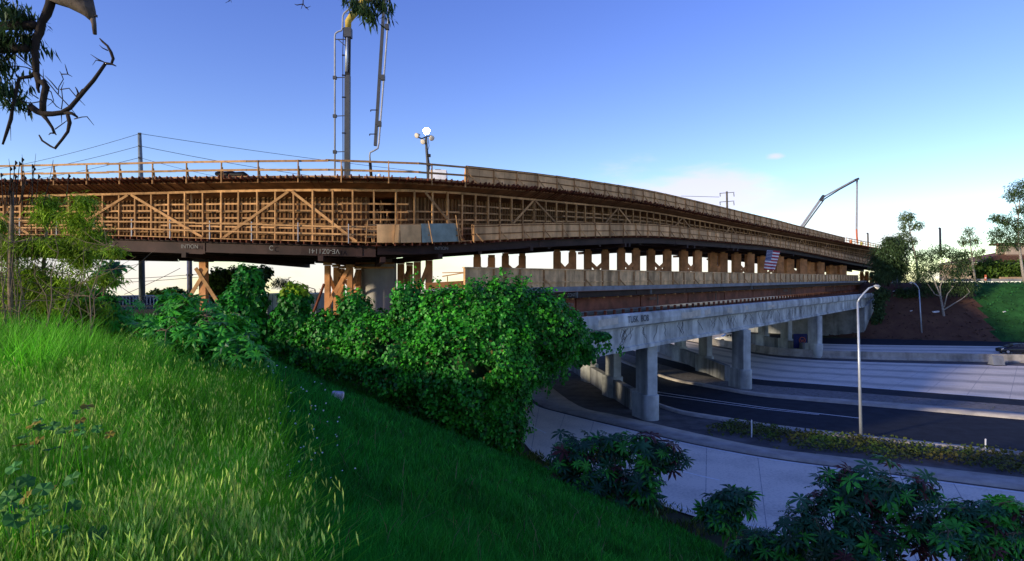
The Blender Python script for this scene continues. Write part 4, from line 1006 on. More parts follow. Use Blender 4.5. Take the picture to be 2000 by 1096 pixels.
px_tube('conduit', [(366.5,600),(366,505)], 69.5, .08, M_lgrey, e)
b = MB(); b.bar(P(365,537,69.6), P(376,537,69.6), .2,.3,(0,1,0)); b.build('clamp', M_black, e)
e = empty('utility_pole', P(1420,420,175), 'wooden utility pole with two crossarms above the parapet', 'pole', 'utility poles')
px_tube('pole', [(1421,440),(1419.5,374)], 175, [.34,.28], M_polew, e)
for v in (377,394):
    b = MB(); b.bar(P(1406,v+.7,175), P(1434,v-1.3,175), .16,.16,(0,1,0)); b.build('crossarm', M_polew, e)
    for u in (1406,1433): b = MB(); b.tube([P(u,v,175),P(u+.7,v+7,175)], .12, 5); b.build('insulator', M_grey, e)
wire([P(1330,383,175),P(1405,385,175)], .06, M_grey, parent=e)
for u, vb, vt, Y, lb in ((1695,505,457,160,'thin pole just past the end of the bridge formwork'),(1836,500,447,130,'thin bare pole above the trees on the far bank')):
    e = empty('utility_pole', P(u,vb,Y), lb, 'pole', 'utility poles'); px_tube('pole', [(u+1,vb),(u,vt)], Y, [.24,.2], M_polew, e)
    b = MB(); b.tube([P(u-1,vt,Y),P(u,vt-1.5,Y)], .25, 6); b.build('pole_cap', M_grey, e)
# ------------------------------------------------------------------ yard behind the bridge on the left
fe = empty('chain_link_fence', P(350,600,52), 'chain link fence with galvanised posts behind the timber prop', 'fence')
for u in range(120, 660, 48): px_tube('fence_post', [(u,625),(u,577)], 52, .04, M_galv, fe, 6)
px_tube('top_rail', [(120,579),(660,578)], 52, .03, M_galv, fe, 6)
b = MB()
for k in range(0, 540, 7):
    b.bar(P(120+k,624,52), P(120+k+24,579,52), .006,.006); b.bar(P(144+k,624,52), P(120+k,579,52), .006,.006)
o = b.build('wire_mesh', M_galv, fe)
def container(u0_, u1_, v0_, v1_, Y, dep, m, label, ribs=14, name='shipping_container'):
    a = P(u0_, v1_, Y); c = P(u1_, v0_, Y); e = empty(name, ((a.x+c.x)/2, Y, a.z), label, 'container', 'containers in the yard')
    b = MB(); b.box((a.x,Y,a.z),(c.x,Y+dep,c.z)); b.build('shell', m, e)
    pieces('rib', [bar_matrix((a.x+(c.x-a.x)*(k+.5)/ribs,Y-.02,a.z+.08),(a.x+(c.x-a.x)*(k+.5)/ribs,Y-.02,c.z-.08), .04, (c.x-a.x)/ribs*.5, (0,1,0)) for k in range(ribs)], m, e)
    b = MB(); b.box((a.x-.03,Y-.05,c.z-.12),(c.x+.03,Y+dep,c.z+.03)); b.build('roof', m, e)
M_blue = mat('blue_container_paint', (.018,.055,.17), .6, .2, 2); M_wht = mat('pale_container_paint', (.36,.44,.46), .6, .15, 2, streak=.3)
container(232, 352, 578, 640, 60, 2.4, M_blue, 'long blue container behind the chain link fence', 18)
container(519, 622, 574, 655, 50, 3.0, M_wht, 'pale grey container between two ivy covered trunks', 12)
a = P(511,660,49.5); b = MB(); b.box((a.x-.2,a.y-.1,a.z),(a.x+.2,a.y+.1,P(511,580,49.5).z)); tag(b.build('gate_post', M_joist, None), 'brown gate panel beside the pale container', 'gate')
e = empty('storage_shed', P(300,600,64), 'low pale shed roof behind the blue container', 'shed')
b = MB(); a = P(285,640,64); c = P(330,578,64); b.box((a.x,64,a.z),(c.x,68,c.z)); b.build('wall', M_wht, e); b = MB(); b.box((a.x-.2,63.8,c.z),(c.x+.2,68.2,c.z+.2)); b.build('roof', M_galv, e)
# small pale marker stone on the slope
g0 = P(658,785,20); x, y = g0.x, g0.y
zz = gz(x, y); b = MB(); b.bar((x-.18,y,zz+.16),(x+.2,y+.05,zz+.12),.30,.42); o = b.build('marker_stone', mat('mottled_stone', (.35,.33,.36), .9, .5, 9, bump=.4), None)
bv = o.modifiers.new('bevel','BEVEL'); bv.width = .05; bv.segments = 2; tag(o, 'broken pale concrete block lying in the slope grass', 'stone')
# ------------------------------------------------------------------ house and wall above the far bank
YH = 140.0
hs_ = empty('house', P(1990,545,YH), 'house with a low brown tiled roof above the far bank', 'house')
M_roof = mat('roof_tile', (.14,.075,.05), .85, .25, 1.5, objvar=.2); M_stucco = mat('stucco', (.42,.33,.24), .9, .15, 1)
b = MB(); a = P(1918,548,YH); c = P(2090,513,YH); b.box((a.x,YH,a.z),(c.x,YH+14,c.z)); b.build('wall', M_stucco, hs_)
ea = P(1910,513,YH); rdg = P(1984,486,YH+6); e2 = P(2100,513,YH); rows = 12; tiles = []
for r_ in range(rows):          # front roof slope in overlapping tile courses
    t0_, t1_ = r_/rows, (r_+1)/rows
    xl0 = ea.x+(rdg.x-ea.x)*t0_; zc0 = ea.z+(rdg.z-ea.z)*t0_; zc1 = ea.z+(rdg.z-ea.z)*t1_; y0_ = YH-.6+7*t0_; y1_ = YH-.6+7*t1_
    tiles.append(bar_matrix((xl0,(y0_+y1_)/2,(zc0+zc1)/2+.04),(e2.x-(xl0-ea.x)*.3,(y0_+y1_)/2,(zc0+zc1)/2+.04), (y1_-y0_)*1.1, .10))
b = MB(); b.add([(ea.x,YH-.6,ea.z),(e2.x,YH-.6,ea.z),(e2.x-2,YH+6.4,rdg.z),(rdg.x,YH+6.4,rdg.z),(ea.x,YH+14,ea.z)], [(0,1,2,3),(0,3,4)]); rf = b.build('roof', M_roof, hs_)
pieces('tile_course', tiles, M_roof, rf)
b = MB(); a = P(1965,500,YH+3); c = P(2010,476,YH+3); b.box((a.x,YH+3,a.z-1),(c.x,YH+6,c.z)); b.build('upper_wall', M_stucco, hs_)
b = MB(); a = P(1960,478,YH+2.5); c = P(2030,474,YH+2.5); b.box((a.x,YH+2.5,a.z),(c.x,YH+7,c.z)); b.build('upper_roof', M_roof, hs_)
b = MB(); b.bar(P(1910,514,YH-.6), P(2100,514,YH-.6), .15,.25); b.build('fascia', mat('trim_paint', (.2,.16,.12), .7, .1, 2), hs_)
w0_ = empty('retaining_wall', P(1950,548,127), 'low pale wall along the top of the far bank', 'wall')
pieces('wall_block', [bar_matrix(P(1850+k*14,547.3-k*.05,127), P(1850+k*14+13.6,547.3-k*.05,127), .4, .5) for k in range(17)], M_kerb, w0_)
pieces('wall_block', [bar_matrix(P(1953+k*8,543.5,128), P(1953+k*8+7.6,543.5,128), .4, .5) for k in range(9)], mat('tan_block', (.45,.30,.18), .9, .1, 2), w0_)
# red traffic board at the top of the bank
e = empty('warning_board', P(1925,547,126), 'small red and white board standing at the top of the far bank', 'sign'); b = MB(); b.bar(P(1925,548,126), P(1925,537,126), .1,.5,(0,1,0)); b.build('board', M_orange, e)
b = MB(); b.bar(P(1925,544,125.9), P(1925,542,125.9), .02,.4,(0,1,0)); b.build('white_band', M_white, e)
# falsework end past the bridge: timber stack under the far end
support('timber_tower', 'orange timber shoring under the far end of the bridge formwork', 'tower', 'timber props under the bridge',
        [(1683,150,2.6,-1),(1693,150,2.6,-1),(1702,148,2.4,-1),(1712,148,2.4,-1),(1724,147,2.4,-1),(1738,147,2.4,-1)], [(0,2.4,1,-.6),(1,2.4,0,-.6),(2,2.2,3,-.6),(3,2.2,2,-.6),(4,2.2,5,-.6),(5,2.2,4,-.6)], w_=.6)
e = empty('site_trailer', P(1750,553,150), 'pale grey site trailer under the trees past the bridge', 'trailer'); b = MB(); a = P(1742,556,150); c = P(1760,524,150); b.box((a.x,150,a.z),(c.x,153,c.z)); b.build('shell', M_bluegr, e)
b = MB(); a = P(1734,558,149); c = P(1768,552,149); b.box((a.x,149,a.z),(c.x,149.4,c.z)); b.build('barrier', M_kerb, e)
# litter on the far bank
for k, (u, v, sz) in enumerate(((1828,655,.9),(1746,622,.3),(1766,628,.35),(1786,623,.3),(1742,610,.25),(1714,649,.5),(1908,633,.3),(1788,590,.25),(1962,668,.4),(1780,649,.35))):
    Y = 112 + (660-v)*.22; c = P(u, v, Y); c.z = max(gz(c.x, c.y), c.z-.2)
    b = MB(); b.bar(c+Vector((-sz*.6,0,.05)), c+Vector((sz*.6,.1,.15)), sz*.5, sz*.3); o = b.build('litter', M_white, None)
    tag(o, 'scrap of pale litter lying on the far bank', 'litter', 'scraps of litter on the far bank')
# ------------------------------------------------------------------ vegetation
def frames(nrm, tip):
    """orthonormal frames: z = nrm, y = tip made square to it"""
    z = nrm/np.maximum(np.linalg.norm(nrm, axis=1), 1e-6)[:,None]
    y = tip - z*np.sum(tip*z, axis=1)[:,None]; y /= np.maximum(np.linalg.norm(y, axis=1), 1e-6)[:,None]
    x = np.cross(y, z); return np.stack([x, y, z], -1)
def scatter(tv, tf, pos, R, size):
    tv = np.asarray(tv, float); tf = np.asarray(tf); n = len(pos); k = len(tv)
    sz = np.asarray(size).reshape(n, -1)
    loc = tv[None]*sz[:,None,:] if sz.shape[1] == 3 else tv[None]*sz[:,None,:1]
    v = np.einsum('nij,nkj->nki', R, loc) + pos[:,None,:]
    f = (tf[None] + (np.arange(n)*k)[:,None,None]).reshape(-1, tf.shape[1])
    return v.reshape(-1, 3), f
IVY_V = [(0,0,0),(-.42,.25,.08),(-.30,.62,.02),(0,1,-.12),(.30,.62,.02),(.42,.25,.08)]; IVY_F = [(0,2,1),(0,3,2),(0,4,3),(0,5,4)]
LANCE_V = [(0,0,0),(-.09,.4,.02),(.09,.4,.02),(0,1,-.1)]; LANCE_F = [(0,2,1),(1,2,3)]
def unitv(n):
    a = RS.normal(size=(n,3)); return a/np.linalg.norm(a, axis=1)[:,None]
def blob_points(blobs, n, shell=(.82,1.06), rough=.18):
    """points near the skin of a union of ellipsoids, with their outward directions; blobs: (centre, radii)"""
    w_ = np.array([(r[0]*r[2]+r[0]*r[1]+r[1]*r[2]) for c, r in blobs]); w_ = w_/w_.sum()
    idx_ = RS.choice(len(blobs), n, p=w_); Cc = np.array([tuple(c) for c, r in blobs])[idx_]; Rr = np.array([r for c, r in blobs])[idx_]
    d = unitv(n); lump = np.array([mnoise.noise(Vector((q[0]*2.4+i*3.1, q[1]*2.4, q[2]*2.4))) for q, i in zip(d, idx_)])
    rad = RS.uniform(*shell, n)*(1+rough*lump)
    p = Cc + d*Rr*rad[:,None]; nn = d/Rr
    keep = np.ones(n, bool)
    for j, (c, r) in enumerate(blobs):
        q = (p-np.array(tuple(c)))/np.array(r); inside = (np.sum(q*q, axis=1) < .55) & (idx_ != j); keep &= ~inside
    return p[keep], nn[keep]/np.linalg.norm(nn[keep], axis=1)[:,None]
def px_blobs(lst, dep=1.0):
    return [(P(u, v, Y), (ru*Y/F, max(.35, min(ru, rv)*Y/F*dep), rv*Y/F)) for u, v, Y, ru, rv in lst]
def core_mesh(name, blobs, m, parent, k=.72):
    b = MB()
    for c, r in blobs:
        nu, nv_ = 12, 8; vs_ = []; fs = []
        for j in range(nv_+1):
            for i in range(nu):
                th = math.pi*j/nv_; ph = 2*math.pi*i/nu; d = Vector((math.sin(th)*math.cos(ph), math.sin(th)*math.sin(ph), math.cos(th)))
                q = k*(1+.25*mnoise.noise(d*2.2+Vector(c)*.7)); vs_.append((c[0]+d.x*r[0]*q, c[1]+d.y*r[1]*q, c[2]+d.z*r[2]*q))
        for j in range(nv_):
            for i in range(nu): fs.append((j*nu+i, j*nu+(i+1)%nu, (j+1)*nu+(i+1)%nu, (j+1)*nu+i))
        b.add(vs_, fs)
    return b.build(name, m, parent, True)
M_ivycore = mat('painted_ivy_shade', (.010,.040,.010), .9, .5, 3, bump=.5)  # near-black green, shade between the leaves put into the colour
def leafy(name, blobs, n, m, parent, size, tv=IVY_V, tf=IVY_F, out=.7, up=.35, droop=.8, shell=(.82,1.06), rough=.18, elong=1.0, gap=None):
    p, nn = blob_points(blobs, n, shell, rough)
    if gap:
        kp = np.array([mnoise.noise(Vector(q)*gap[0]) + .35*mnoise.noise(Vector(q)*gap[0]*3.3) > gap[1] for q in p]); p, nn = p[kp], nn[kp]
    k = len(p)
    nrm = nn*out + np.array((0,0,up)) + unitv(k)*.55
    tip = unitv(k)*.7 + np.array((0,0,-droop))
    sz = RS.uniform(.5,1.35,k)*size
    v, f = scatter(tv, tf, p, frames(nrm, tip), np.stack([sz, sz*elong, sz], -1))
    return obj(name, mesh_k(name, v, f, m), parent)
# --- the ivy bank over the near abutment
big = px_blobs([(570,665,31.5,48,34),(640,655,31,52,42),(692,612,31,32,44),(640,690,31,75,35),(740,668,30.5,66,56),(800,616,30.5,40,62),(800,705,30,90,70),
 (870,620,30,58,55),(930,620,30,66,62),(985,605,30,52,62),(900,715,29.8,100,90),(960,680,30,80,90),(1040,625,30.6,62,56),(1085,650,31.4,50,50),
 (985,755,30.3,46,100),(958,815,30.6,62,62),(900,790,30.4,66,60),(830,762,30.4,66,46),(715,715,30.6,60,26),(996,835,31,26,46),(1010,690,30.3,40,70)], .8)
iv = empty('ivy_bank', P(850,800,31), 'huge bright green ivy bank smothering the near end of the overpass', 'ivy')
core_mesh('stems', big, M_ivycore, iv, .6)  # filler lumps rather than stems: a dark core painted as inner shade
o = leafy('leaves', big, 100000, M_ivy, iv, .175, rough=.42, shell=(.70,1.12), gap=(.55,-.45)); o['kind'] = 'stuff'
o = leafy('young_leaves', big, 64000, M_ivynew, iv, .155, rough=.42, shell=(.92,1.16), gap=(.9,.06), up=.6); o['kind'] = 'stuff'
o = leafy('dead_leaves', big, 1300, mat('dead_ivy_leaf', (.10,.085,.02), .8, .4, 3, island=.4), iv, .15, rough=.42, shell=(.95,1.15)); o['kind'] = 'stuff'
run = MB(); rpos = []
for k in range(70):      # runners standing out of the mass
    c, r = big[rnd.randrange(len(big))]; d = Vector((rnd.gauss(0,.7), -abs(rnd.gauss(0,.5)), abs(rnd.gauss(.5,.5)))).normalized(); p0 = Vector((c[0]+d.x*r[0]*.9, c[1]+d.y*r[1]*.9, c[2]+d.z*r[2]*.9)); L = rnd.uniform(.3,.9)
    pts = [p0, p0+d*L*.6+Vector((0,0,.08)), p0+d*L+Vector((rnd.gauss(0,.15),0,-.08))]; run.tube(pts, [.014,.009,.004], 4)
    for q in range(14): rpos.append(tuple(pts[0].lerp(pts[1], rnd.random()).lerp(pts[2], rnd.random())+Vector((rnd.gauss(0,.07),rnd.gauss(0,.07),rnd.gauss(0,.07)))))
run.build('runner', M_twig, iv); rpos = np.array(rpos); k = len(rpos); vv, ff = scatter(IVY_V, IVY_F, rpos, frames(unitv(k)+np.array((0,-.5,.5)), unitv(k)), RS.uniform(.08,.2,k)); obj('runner_leaves', mesh_k('runner_leaves', vv, ff, M_ivynew), iv)['kind'] = 'stuff'
hang = px_blobs([(1070,690,31.6,46,32),(1115,665,32.6,36,40),(1140,690,33.4,22,20),(1045,715,31.2,28,30),(1172,655,35.2,18,8)], .5)
hv = empty('hanging_ivy', P(1100,640,33), 'ivy curtain trailing over the overpass barrier beside the ivy bank', 'ivy')
o = leafy('leaves', hang, 9000, M_ivy, hv, .22, rough=.5, shell=(.3,1.1), droop=1.4); o['kind'] = 'stuff'
b = MB(); pos = []
for u, v, L, Y in ((1060,712,50,31.8),(1072,715,62,31.9),(1040,735,40,31.4),(1086,700,45,32.2),(1108,690,38,32.8),(1128,690,30,33.2),(1150,668,30,34.2),(1168,668,26,35),(1190,665,20,35.8),(1212,672,22,36.6),(1100,690,60,32.6),(1180,660,32,35.4)):
    pts = [P(u+3*math.sin(k*1.3+u), v+L*k/6, Y-.35) for k in range(7)]; b.tube(pts, .012, 4)
    for q in range(int(L*1.1)): pos.append(pts[min(5, int(rnd.random()*6))].lerp(pts[min(6, 1+int(rnd.random()*6))], rnd.random()) + Vector((rnd.gauss(0,.10), rnd.gauss(0,.06), rnd.gauss(0,.08))))
b.build('vine', M_bark, hv); pos = np.array([tuple(q) for q in pos]); k = len(pos)
v, f = scatter(IVY_V, IVY_F, pos, frames(unitv(k)*.5+np.array((.2,-1,.2)), unitv(k)*.5+np.array((0,0,-1))), RS.uniform(.10,.20,k)); obj('trailing_leaf', mesh_k('trailing_leaf', v, f, M_ivy), hv)['kind'] = 'stuff'
for lst, lb, base in (([(478,560,31,22,40),(500,590,31,20,42),(465,600,31,34,38),(480,640,31,45,35),(498,545,31,12,24)], 'ivy swallowed tree stump just right of the timber prop', (480,660)),
                ([(575,590,31,28,34),(568,630,31,38,34),(560,660,31,45,22)], 'ivy column standing before the pale container', (570,680))):
    bl = px_blobs(lst, .9); e = empty('ivy_column', P(base[0], base[1], 31), lb, 'ivy', 'ivy columns beside the yard'); core_mesh('stems', bl, M_ivycore, e, .6)  # core is added dark filler, standing for shade behind the leaves
    leafy('leaves', bl, 6500, M_ivy, e, .21, rough=.4)['kind'] = 'stuff'
    px_tube('trunk', [(base[0],base[1]),(base[0]-4,base[1]-60),(lst[0][0],lst[0][1]-20)], 31, [.12,.09,.03], M_bark, e)
sp_ = px_blobs([(575,562,30.6,26,12),(560,570,30.6,12,10),(590,568,30.6,14,10)], .6)
e = bpy.data.objects['ivy_column.001']; leafy('sprout', sp_, 500, M_olive, e, .17, shell=(.2,1.1))['kind'] = 'stuff'
# --- castor bean plants: palmate leaves, each leaf an object of its own
def castor_leaf(m, lobes=8, seed=0):
    r_ = random.Random(seed); v = [(0,0,0)]; f = []
    for k in range(lobes):
        an = math.radians(-155 + 310*k/(lobes-1)) + math.pi/2; L = (1.0-.28*abs(k-(lobes-1)/2)/(lobes/2))*(.9+.2*r_.random()); w_ = .95/lobes*2.0
        d = Vector((math.cos(an), math.sin(an), 0)); s_ = Vector((-d.y, d.x, 0)); i = len(v)
        v += [tuple(d*L*.30+s_*w_*.34+Vector((0,0,.02))), tuple(d*L*.62+s_*w_*.5+Vector((0,0,-.02))), tuple(d*L+Vector((0,0,-.20))), tuple(d*L*.62-s_*w_*.5+Vector((0,0,-.02))), tuple(d*L*.30-s_*w_*.34+Vector((0,0,.02))), tuple(d*L*.62+Vector((0,0,.05)))]
        f += [(0,i+4,i+5),(0,i+5,i),(i,i+5,i+1),(i+1,i+5,i+2),(i+2,i+5,i+3),(i+3,i+5,i+4)]
    return mesh_py('leaf', v, f, m)
LEAF = {m.name: [castor_leaf(m, q, q) for q in (7,8,9)] for m in (M_castor, M_castord, M_castorr, M_leafy)}
def castor(name, label, base, blobs, n, size, mix, stem_m=M_twig, group='castor bean plants', stems=5, flat=.6, extra=450):
    """mix: list of (material, weight)"""
    base = Vector(base); e = empty(name, base, label, 'plant', group)
    pts, nn = blob_points(blobs, int(n*1.6), (.35,1.06), .3); pts, nn = pts[:n], nn[:n]
    b = MB(); hub = []
    for c, r in blobs:
        c = Vector(c); mid = base.lerp(c, .5)+Vector((rnd.gauss(0,.12), rnd.gauss(0,.12), .1)); b.tube([base+Vector((rnd.gauss(0,.12),rnd.gauss(0,.1),-.1)), mid, c], [.05,.035,.018], 6); hub.append(c)
        for k in range(stems):
            q = c+Vector((rnd.uniform(-1,1)*r[0],rnd.uniform(-1,1)*r[1],rnd.uniform(-.2,1)*r[2]))*.75; b.tube([mid.lerp(c,.4), c.lerp(q,.5)+Vector((0,0,.05)), q], [.022,.015,.008], 5); hub.append(q)
    hubs = np.array([tuple(h) for h in hub]); names = [m.name for m, w_ in mix]; ws = [w_ for m, w_ in mix]
    for p, d in zip(pts, nn):
        h = Vector(hubs[np.argmin(np.sum((hubs-p)**2, axis=1))]); p_ = Vector(p); b.tube([h, h.lerp(p_,.6)+Vector((0,0,.06)), p_], [.009,.007,.005], 4, False)
        me = LEAF[rnd.choices(names, ws)[0]][rnd.randrange(3)]; s_ = size*rnd.uniform(.45,1.3)
        nr = Vector(d)*flat + Vector((0,0,.75)) + Vector((rnd.gauss(0,.5),rnd.gauss(0,.5),rnd.gauss(0,.3))); tp = (p_-h)*2+Vector((rnd.gauss(0,.4),rnd.gauss(0,.4),-.5))
        Rm = frames(np.array([tuple(nr)]), np.array([tuple(tp)]))[0]
        m4 = Matrix([[Rm[i][j]*s_ for j in range(3)]+[p_[i]] for i in range(3)]+[[0,0,0,1]])
        o = bpy.data.objects.new('leaf', me); COL.objects.link(o); o.matrix_basis = m4; child(o, e)
    b.build('stem', stem_m, e)
    if extra:       # the crowd of smaller leaves inside the plant
        p2_, n2 = blob_points(blobs, extra, (.15,1.0), .3); k2 = len(p2_); lv = LEAF[names[0]][0]; tv = np.array([tuple(q.co) for q in lv.vertices]); tf = np.array([tuple(q.vertices) for q in lv.polygons])
        vv, ff = scatter(tv, tf, p2_, frames(n2*flat+np.array((0,0,.75))+unitv(k2)*.35, unitv(k2)+np.array((0,0,-.4))), RS.uniform(.4,.75,k2)*size); o = obj('inner_leaf', mesh_k('inner_leaf', vv, ff, MATS[names[0]]), e); o['kind'] = 'stuff'
    return e
mixg = [(M_castor,.92),(M_castord,.08)]; mixd = [(M_castord,.70),(M_castor,.18),(M_castorr,.12)]; mixm = [(M_castord,.5),(M_castor,.42),(M_castorr,.06),(M_leafy,.02)]
def gp(u, Y, dz=0):
    x = (u-U0)*Y/F; return Vector((x, Y, gz(x, Y)+dz))
castor('castor_plant', 'leafy castor bean plant with broad bright leaves before the timber prop', gp(400,12), px_blobs([(350,610,12.4,55,38),(420,650,12,70,50),(350,670,11.6,70,45),(470,690,11.6,50,38),(300,655,12.5,40,34),(335,588,13,22,16)]), 285, .30, mixg)
castor('castor_plant', 'castor bean plant growing between the bare shrub and the thin steel pole', gp(205,13), px_blobs([(190,600,13.4,70,38),(160,650,13,70,40),(230,640,13,40,36),(205,545,13.6,20,24),(215,525,13.4,20,12)]), 210, .27, mixg)
castor('castor_plant', 'dark castor bean bush over the ramp, directly below the first pier', gp(1215,23.5), px_blobs([(1120,890,24.6,55,48),(1190,880,24.6,50,38),(1270,880,24,60,36),(1310,900,23.8,38,26),(1180,945,24,80,40),(1100,940,24.8,36,32),(1255,950,23.4,40,42)]), 288, .52, mixm)
castor('castor_plant', 'small castor bean plant leaning over the edge of the ramp', gp(1420,20.5), px_blobs([(1420,985,21,44,26),(1445,970,21,28,14),(1405,1015,20.8,36,22)]), 95, .48, [(M_castord,.5),(M_castor,.5)])
castor('castor_plant', 'large dark reddish castor bean bush at the bottom edge before the ramp', gp(1690,16), px_blobs([(1620,985,16.4,70,50),(1720,960,16.2,80,55),(1790,960,16,55,45),(1570,1030,16,60,45),(1690,1050,15.6,120,55),(1800,1030,15.8,60,55),(1640,935,16.6,40,24)]), 290, .38, mixd)
castor('castor_plant', 'green castor bean bush in the bottom corner under the kerb', gp(1930,14.5), px_blobs([(1900,1010,14.6,55,32),(1960,1000,14.4,55,32),(1890,1055,14.2,70,40),(1985,1050,14.2,60,45)]), 280, .34, [(M_castord,.35),(M_castor,.6),(M_castorr,.05)])
castor('castor_plant', 'low castor bean seedling cluster between the small plant and the dark bush', gp(1500,17), px_blobs([(1495,1060,17,50,26),(1460,1075,17.4,40,20),(1540,1075,16.6,40,26)]), 140, .34, [(M_castord,.6),(M_castor,.4)])
# --- tall shrub with bare stems and feathery sprays, far left
sh_ = empty('tall_shrub', gp(90,12), 'tall half bare shrub with feathery leaves beside the left edge', 'shrub')
b = MB(); tips = []
for k in range(34):
    u = rnd.uniform(-60,180); Y = rnd.uniform(10.5,13); q = gp(u, Y); top = P(u+rnd.uniform(-70,70), rnd.uniform(370,540), Y+rnd.uniform(-.5,.5))
    pts = [q-Vector((0,0,.2))]
    for j in range(1,7): pts.append(q.lerp(top, j/6)+Vector((rnd.gauss(0,.035)*j/2, rnd.gauss(0,.05), 0)))
    b.tube(pts, [.016,.014,.012,.010,.008,.005,.003], 5)
    for j in range(5):
        s0 = pts[rnd.randrange(2,6)]; t0_ = s0+Vector((rnd.gauss(0,.45), rnd.gauss(0,.3), rnd.uniform(.05,.6))); b.tube([s0, s0.lerp(t0_,.5)+Vector((0,0,-.04)), t0_], [.006,.005,.002], 4); tips.append(t0_)
b.build('branches', M_twig, sh_)
b = MB(); q = gp(25,11.6); b.tube([q, P(20,560,11.7), P(22,470,11.8), P(24,375,11.8)], [.05,.045,.04,.03], 7); q = gp(95,12.2); b.tube([q, P(85,520,12.2), P(96,380,12.3)], [.045,.035,.02], 7); b.build('main_stem', M_twig, sh_, True)
bl = px_blobs([(95,395,12,22,18),(165,395,11.6,22,20),(150,430,11.8,34,26),(90,420,12,30,22),(180,460,11.8,32,24),(60,480,12,50,24),(120,480,12,45,22),(160,505,12,40,28),(60,530,12.2,70,24),(130,555,12.2,60,26),(20,490,12,40,30),(225,490,11.4,14,10),(30,570,12.2,60,26),(210,545,12,24,14),(100,600,12,60,26),(30,620,11.8,60,28),(170,605,12.4,50,26),(-10,440,12,30,30)], .7)
o = leafy('foliage', bl, 25000, M_olive, sh_, .11, tv=LANCE_V, tf=LANCE_F, shell=(.1,1.1), rough=.5, out=.3, elong=1.2); o['kind'] = 'stuff'
b = MB()      # seed heads on the dry tips
for u, v in ((30,318),(27,328),(43,312),(38,320),(63,325),(66,330),(2,342),(9,352),(75,345),(30,345),(48,348),(22,352),(50,358),(134,344),(20,330)):
    c = P(u, v, 11.6); b.tube([c+Vector((0,0,-.04)), c+Vector((.02,0,0)), c+Vector((0,0,.04))], [.01,.025,.008], 5); b.tube([c, P(u+rnd.uniform(-14,8), 400, 11.7)], [.006,.010], 4)
for pts in ([(18,400),(20,330),(17,310)],[(60,400),(66,340),(70,300)],[(85,400),(98,345),(104,312),(103,330)],[(44,400),(48,345),(43,302)],[(100,350),(105,342),(98,338)]): b.tube([P(u,v,11.7) for u,v in pts], [.010,.006,.003,.002][:len(pts)], 4)
b.build('seed_head', M_bark, sh_)
# --- trees behind the bridge on the left
def tree(name, label, group, trunk, Y, lst, n, m, leaf, bark=M_pale, limbs=(), r0=.2, dep=.9, elong=1.0, tv=LANCE_V, tf=LANCE_F, cat='tree', shell=(.3,1.08), droop=.8):
    bl = px_blobs([(u, v, Y+q, a, c) for (u, v, q, a, c) in lst], dep); e = empty(name, P(trunk[0][0], trunk[0][1], Y), label, cat, group)
    k = len(trunk); b = MB(); b.tube([P(u, v, Y) for u, v in trunk], [r0*(1-.75*i/(k-1)) for i in range(k)], 8)
    for lm in limbs: kk = len(lm); b.tube([P(u, v, Y) for u, v in lm], [r0*.5*(1-.75*i/(kk-1)) for i in range(kk)], 6)
    for c, r in bl:       # twigs into each clump
        a = P(*trunk[-1], Y); best = min([P(u, v, Y) for u, v in trunk]+[P(u, v, Y) for lm in limbs for u, v in lm], key=lambda q: (q-Vector(c)).length)
        b.tube([best, best.lerp(Vector(c),.5)+Vector((0,0,.2)), Vector(c)], [r0*.22,r0*.15,r0*.06], 5)
    b.build('trunk', bark, e, True)
    leafy('crown', bl, n, m, e, leaf, tv=tv, tf=tf, shell=shell, rough=.45, out=.3, elong=elong, droop=droop); return e
tree('yard_tree', 'round green tree behind the chain link fence right of the prop', 'trees behind the yard', [(455,610),(453,560),(450,530)], 56, [(430,550,0,35,24),(470,545,0,36,25),(500,538,1,22,16),(450,575,0,40,22),(520,530,2,10,12),(410,580,0,20,18)], 9000, M_hedge, .34, bark=M_bark, tv=IVY_V, tf=IVY_F)
tree('yard_tree', 'low grey green tree behind the pale container', 'trees behind the yard', [(620,620),(618,590),(615,565)], 62, [(548,552,0,26,10),(620,590,0,40,22),(590,600,0,30,18)], 4200, M_eucd, .36, bark=M_bark)
tree('yard_tree', 'rounded shrub showing over the blue container', 'trees behind the yard', [(325,620),(325,590),(326,572)], 63, [(310,575,0,22,10),(338,573,0,22,11),(325,585,0,35,12)], 3500, M_hedge, .34, bark=M_bark, tv=IVY_V, tf=IVY_F)
tree('yard_tree', 'dark tree showing through the bare shrub at far left', 'trees behind the yard', [(60,640),(60,580),(55,540)], 50, [(40,560,0,60,26),(110,570,0,50,24),(160,580,0,40,22),(0,570,0,50,30)], 9000, M_eucd, .4, bark=M_bark, tv=IVY_V, tf=IVY_F)
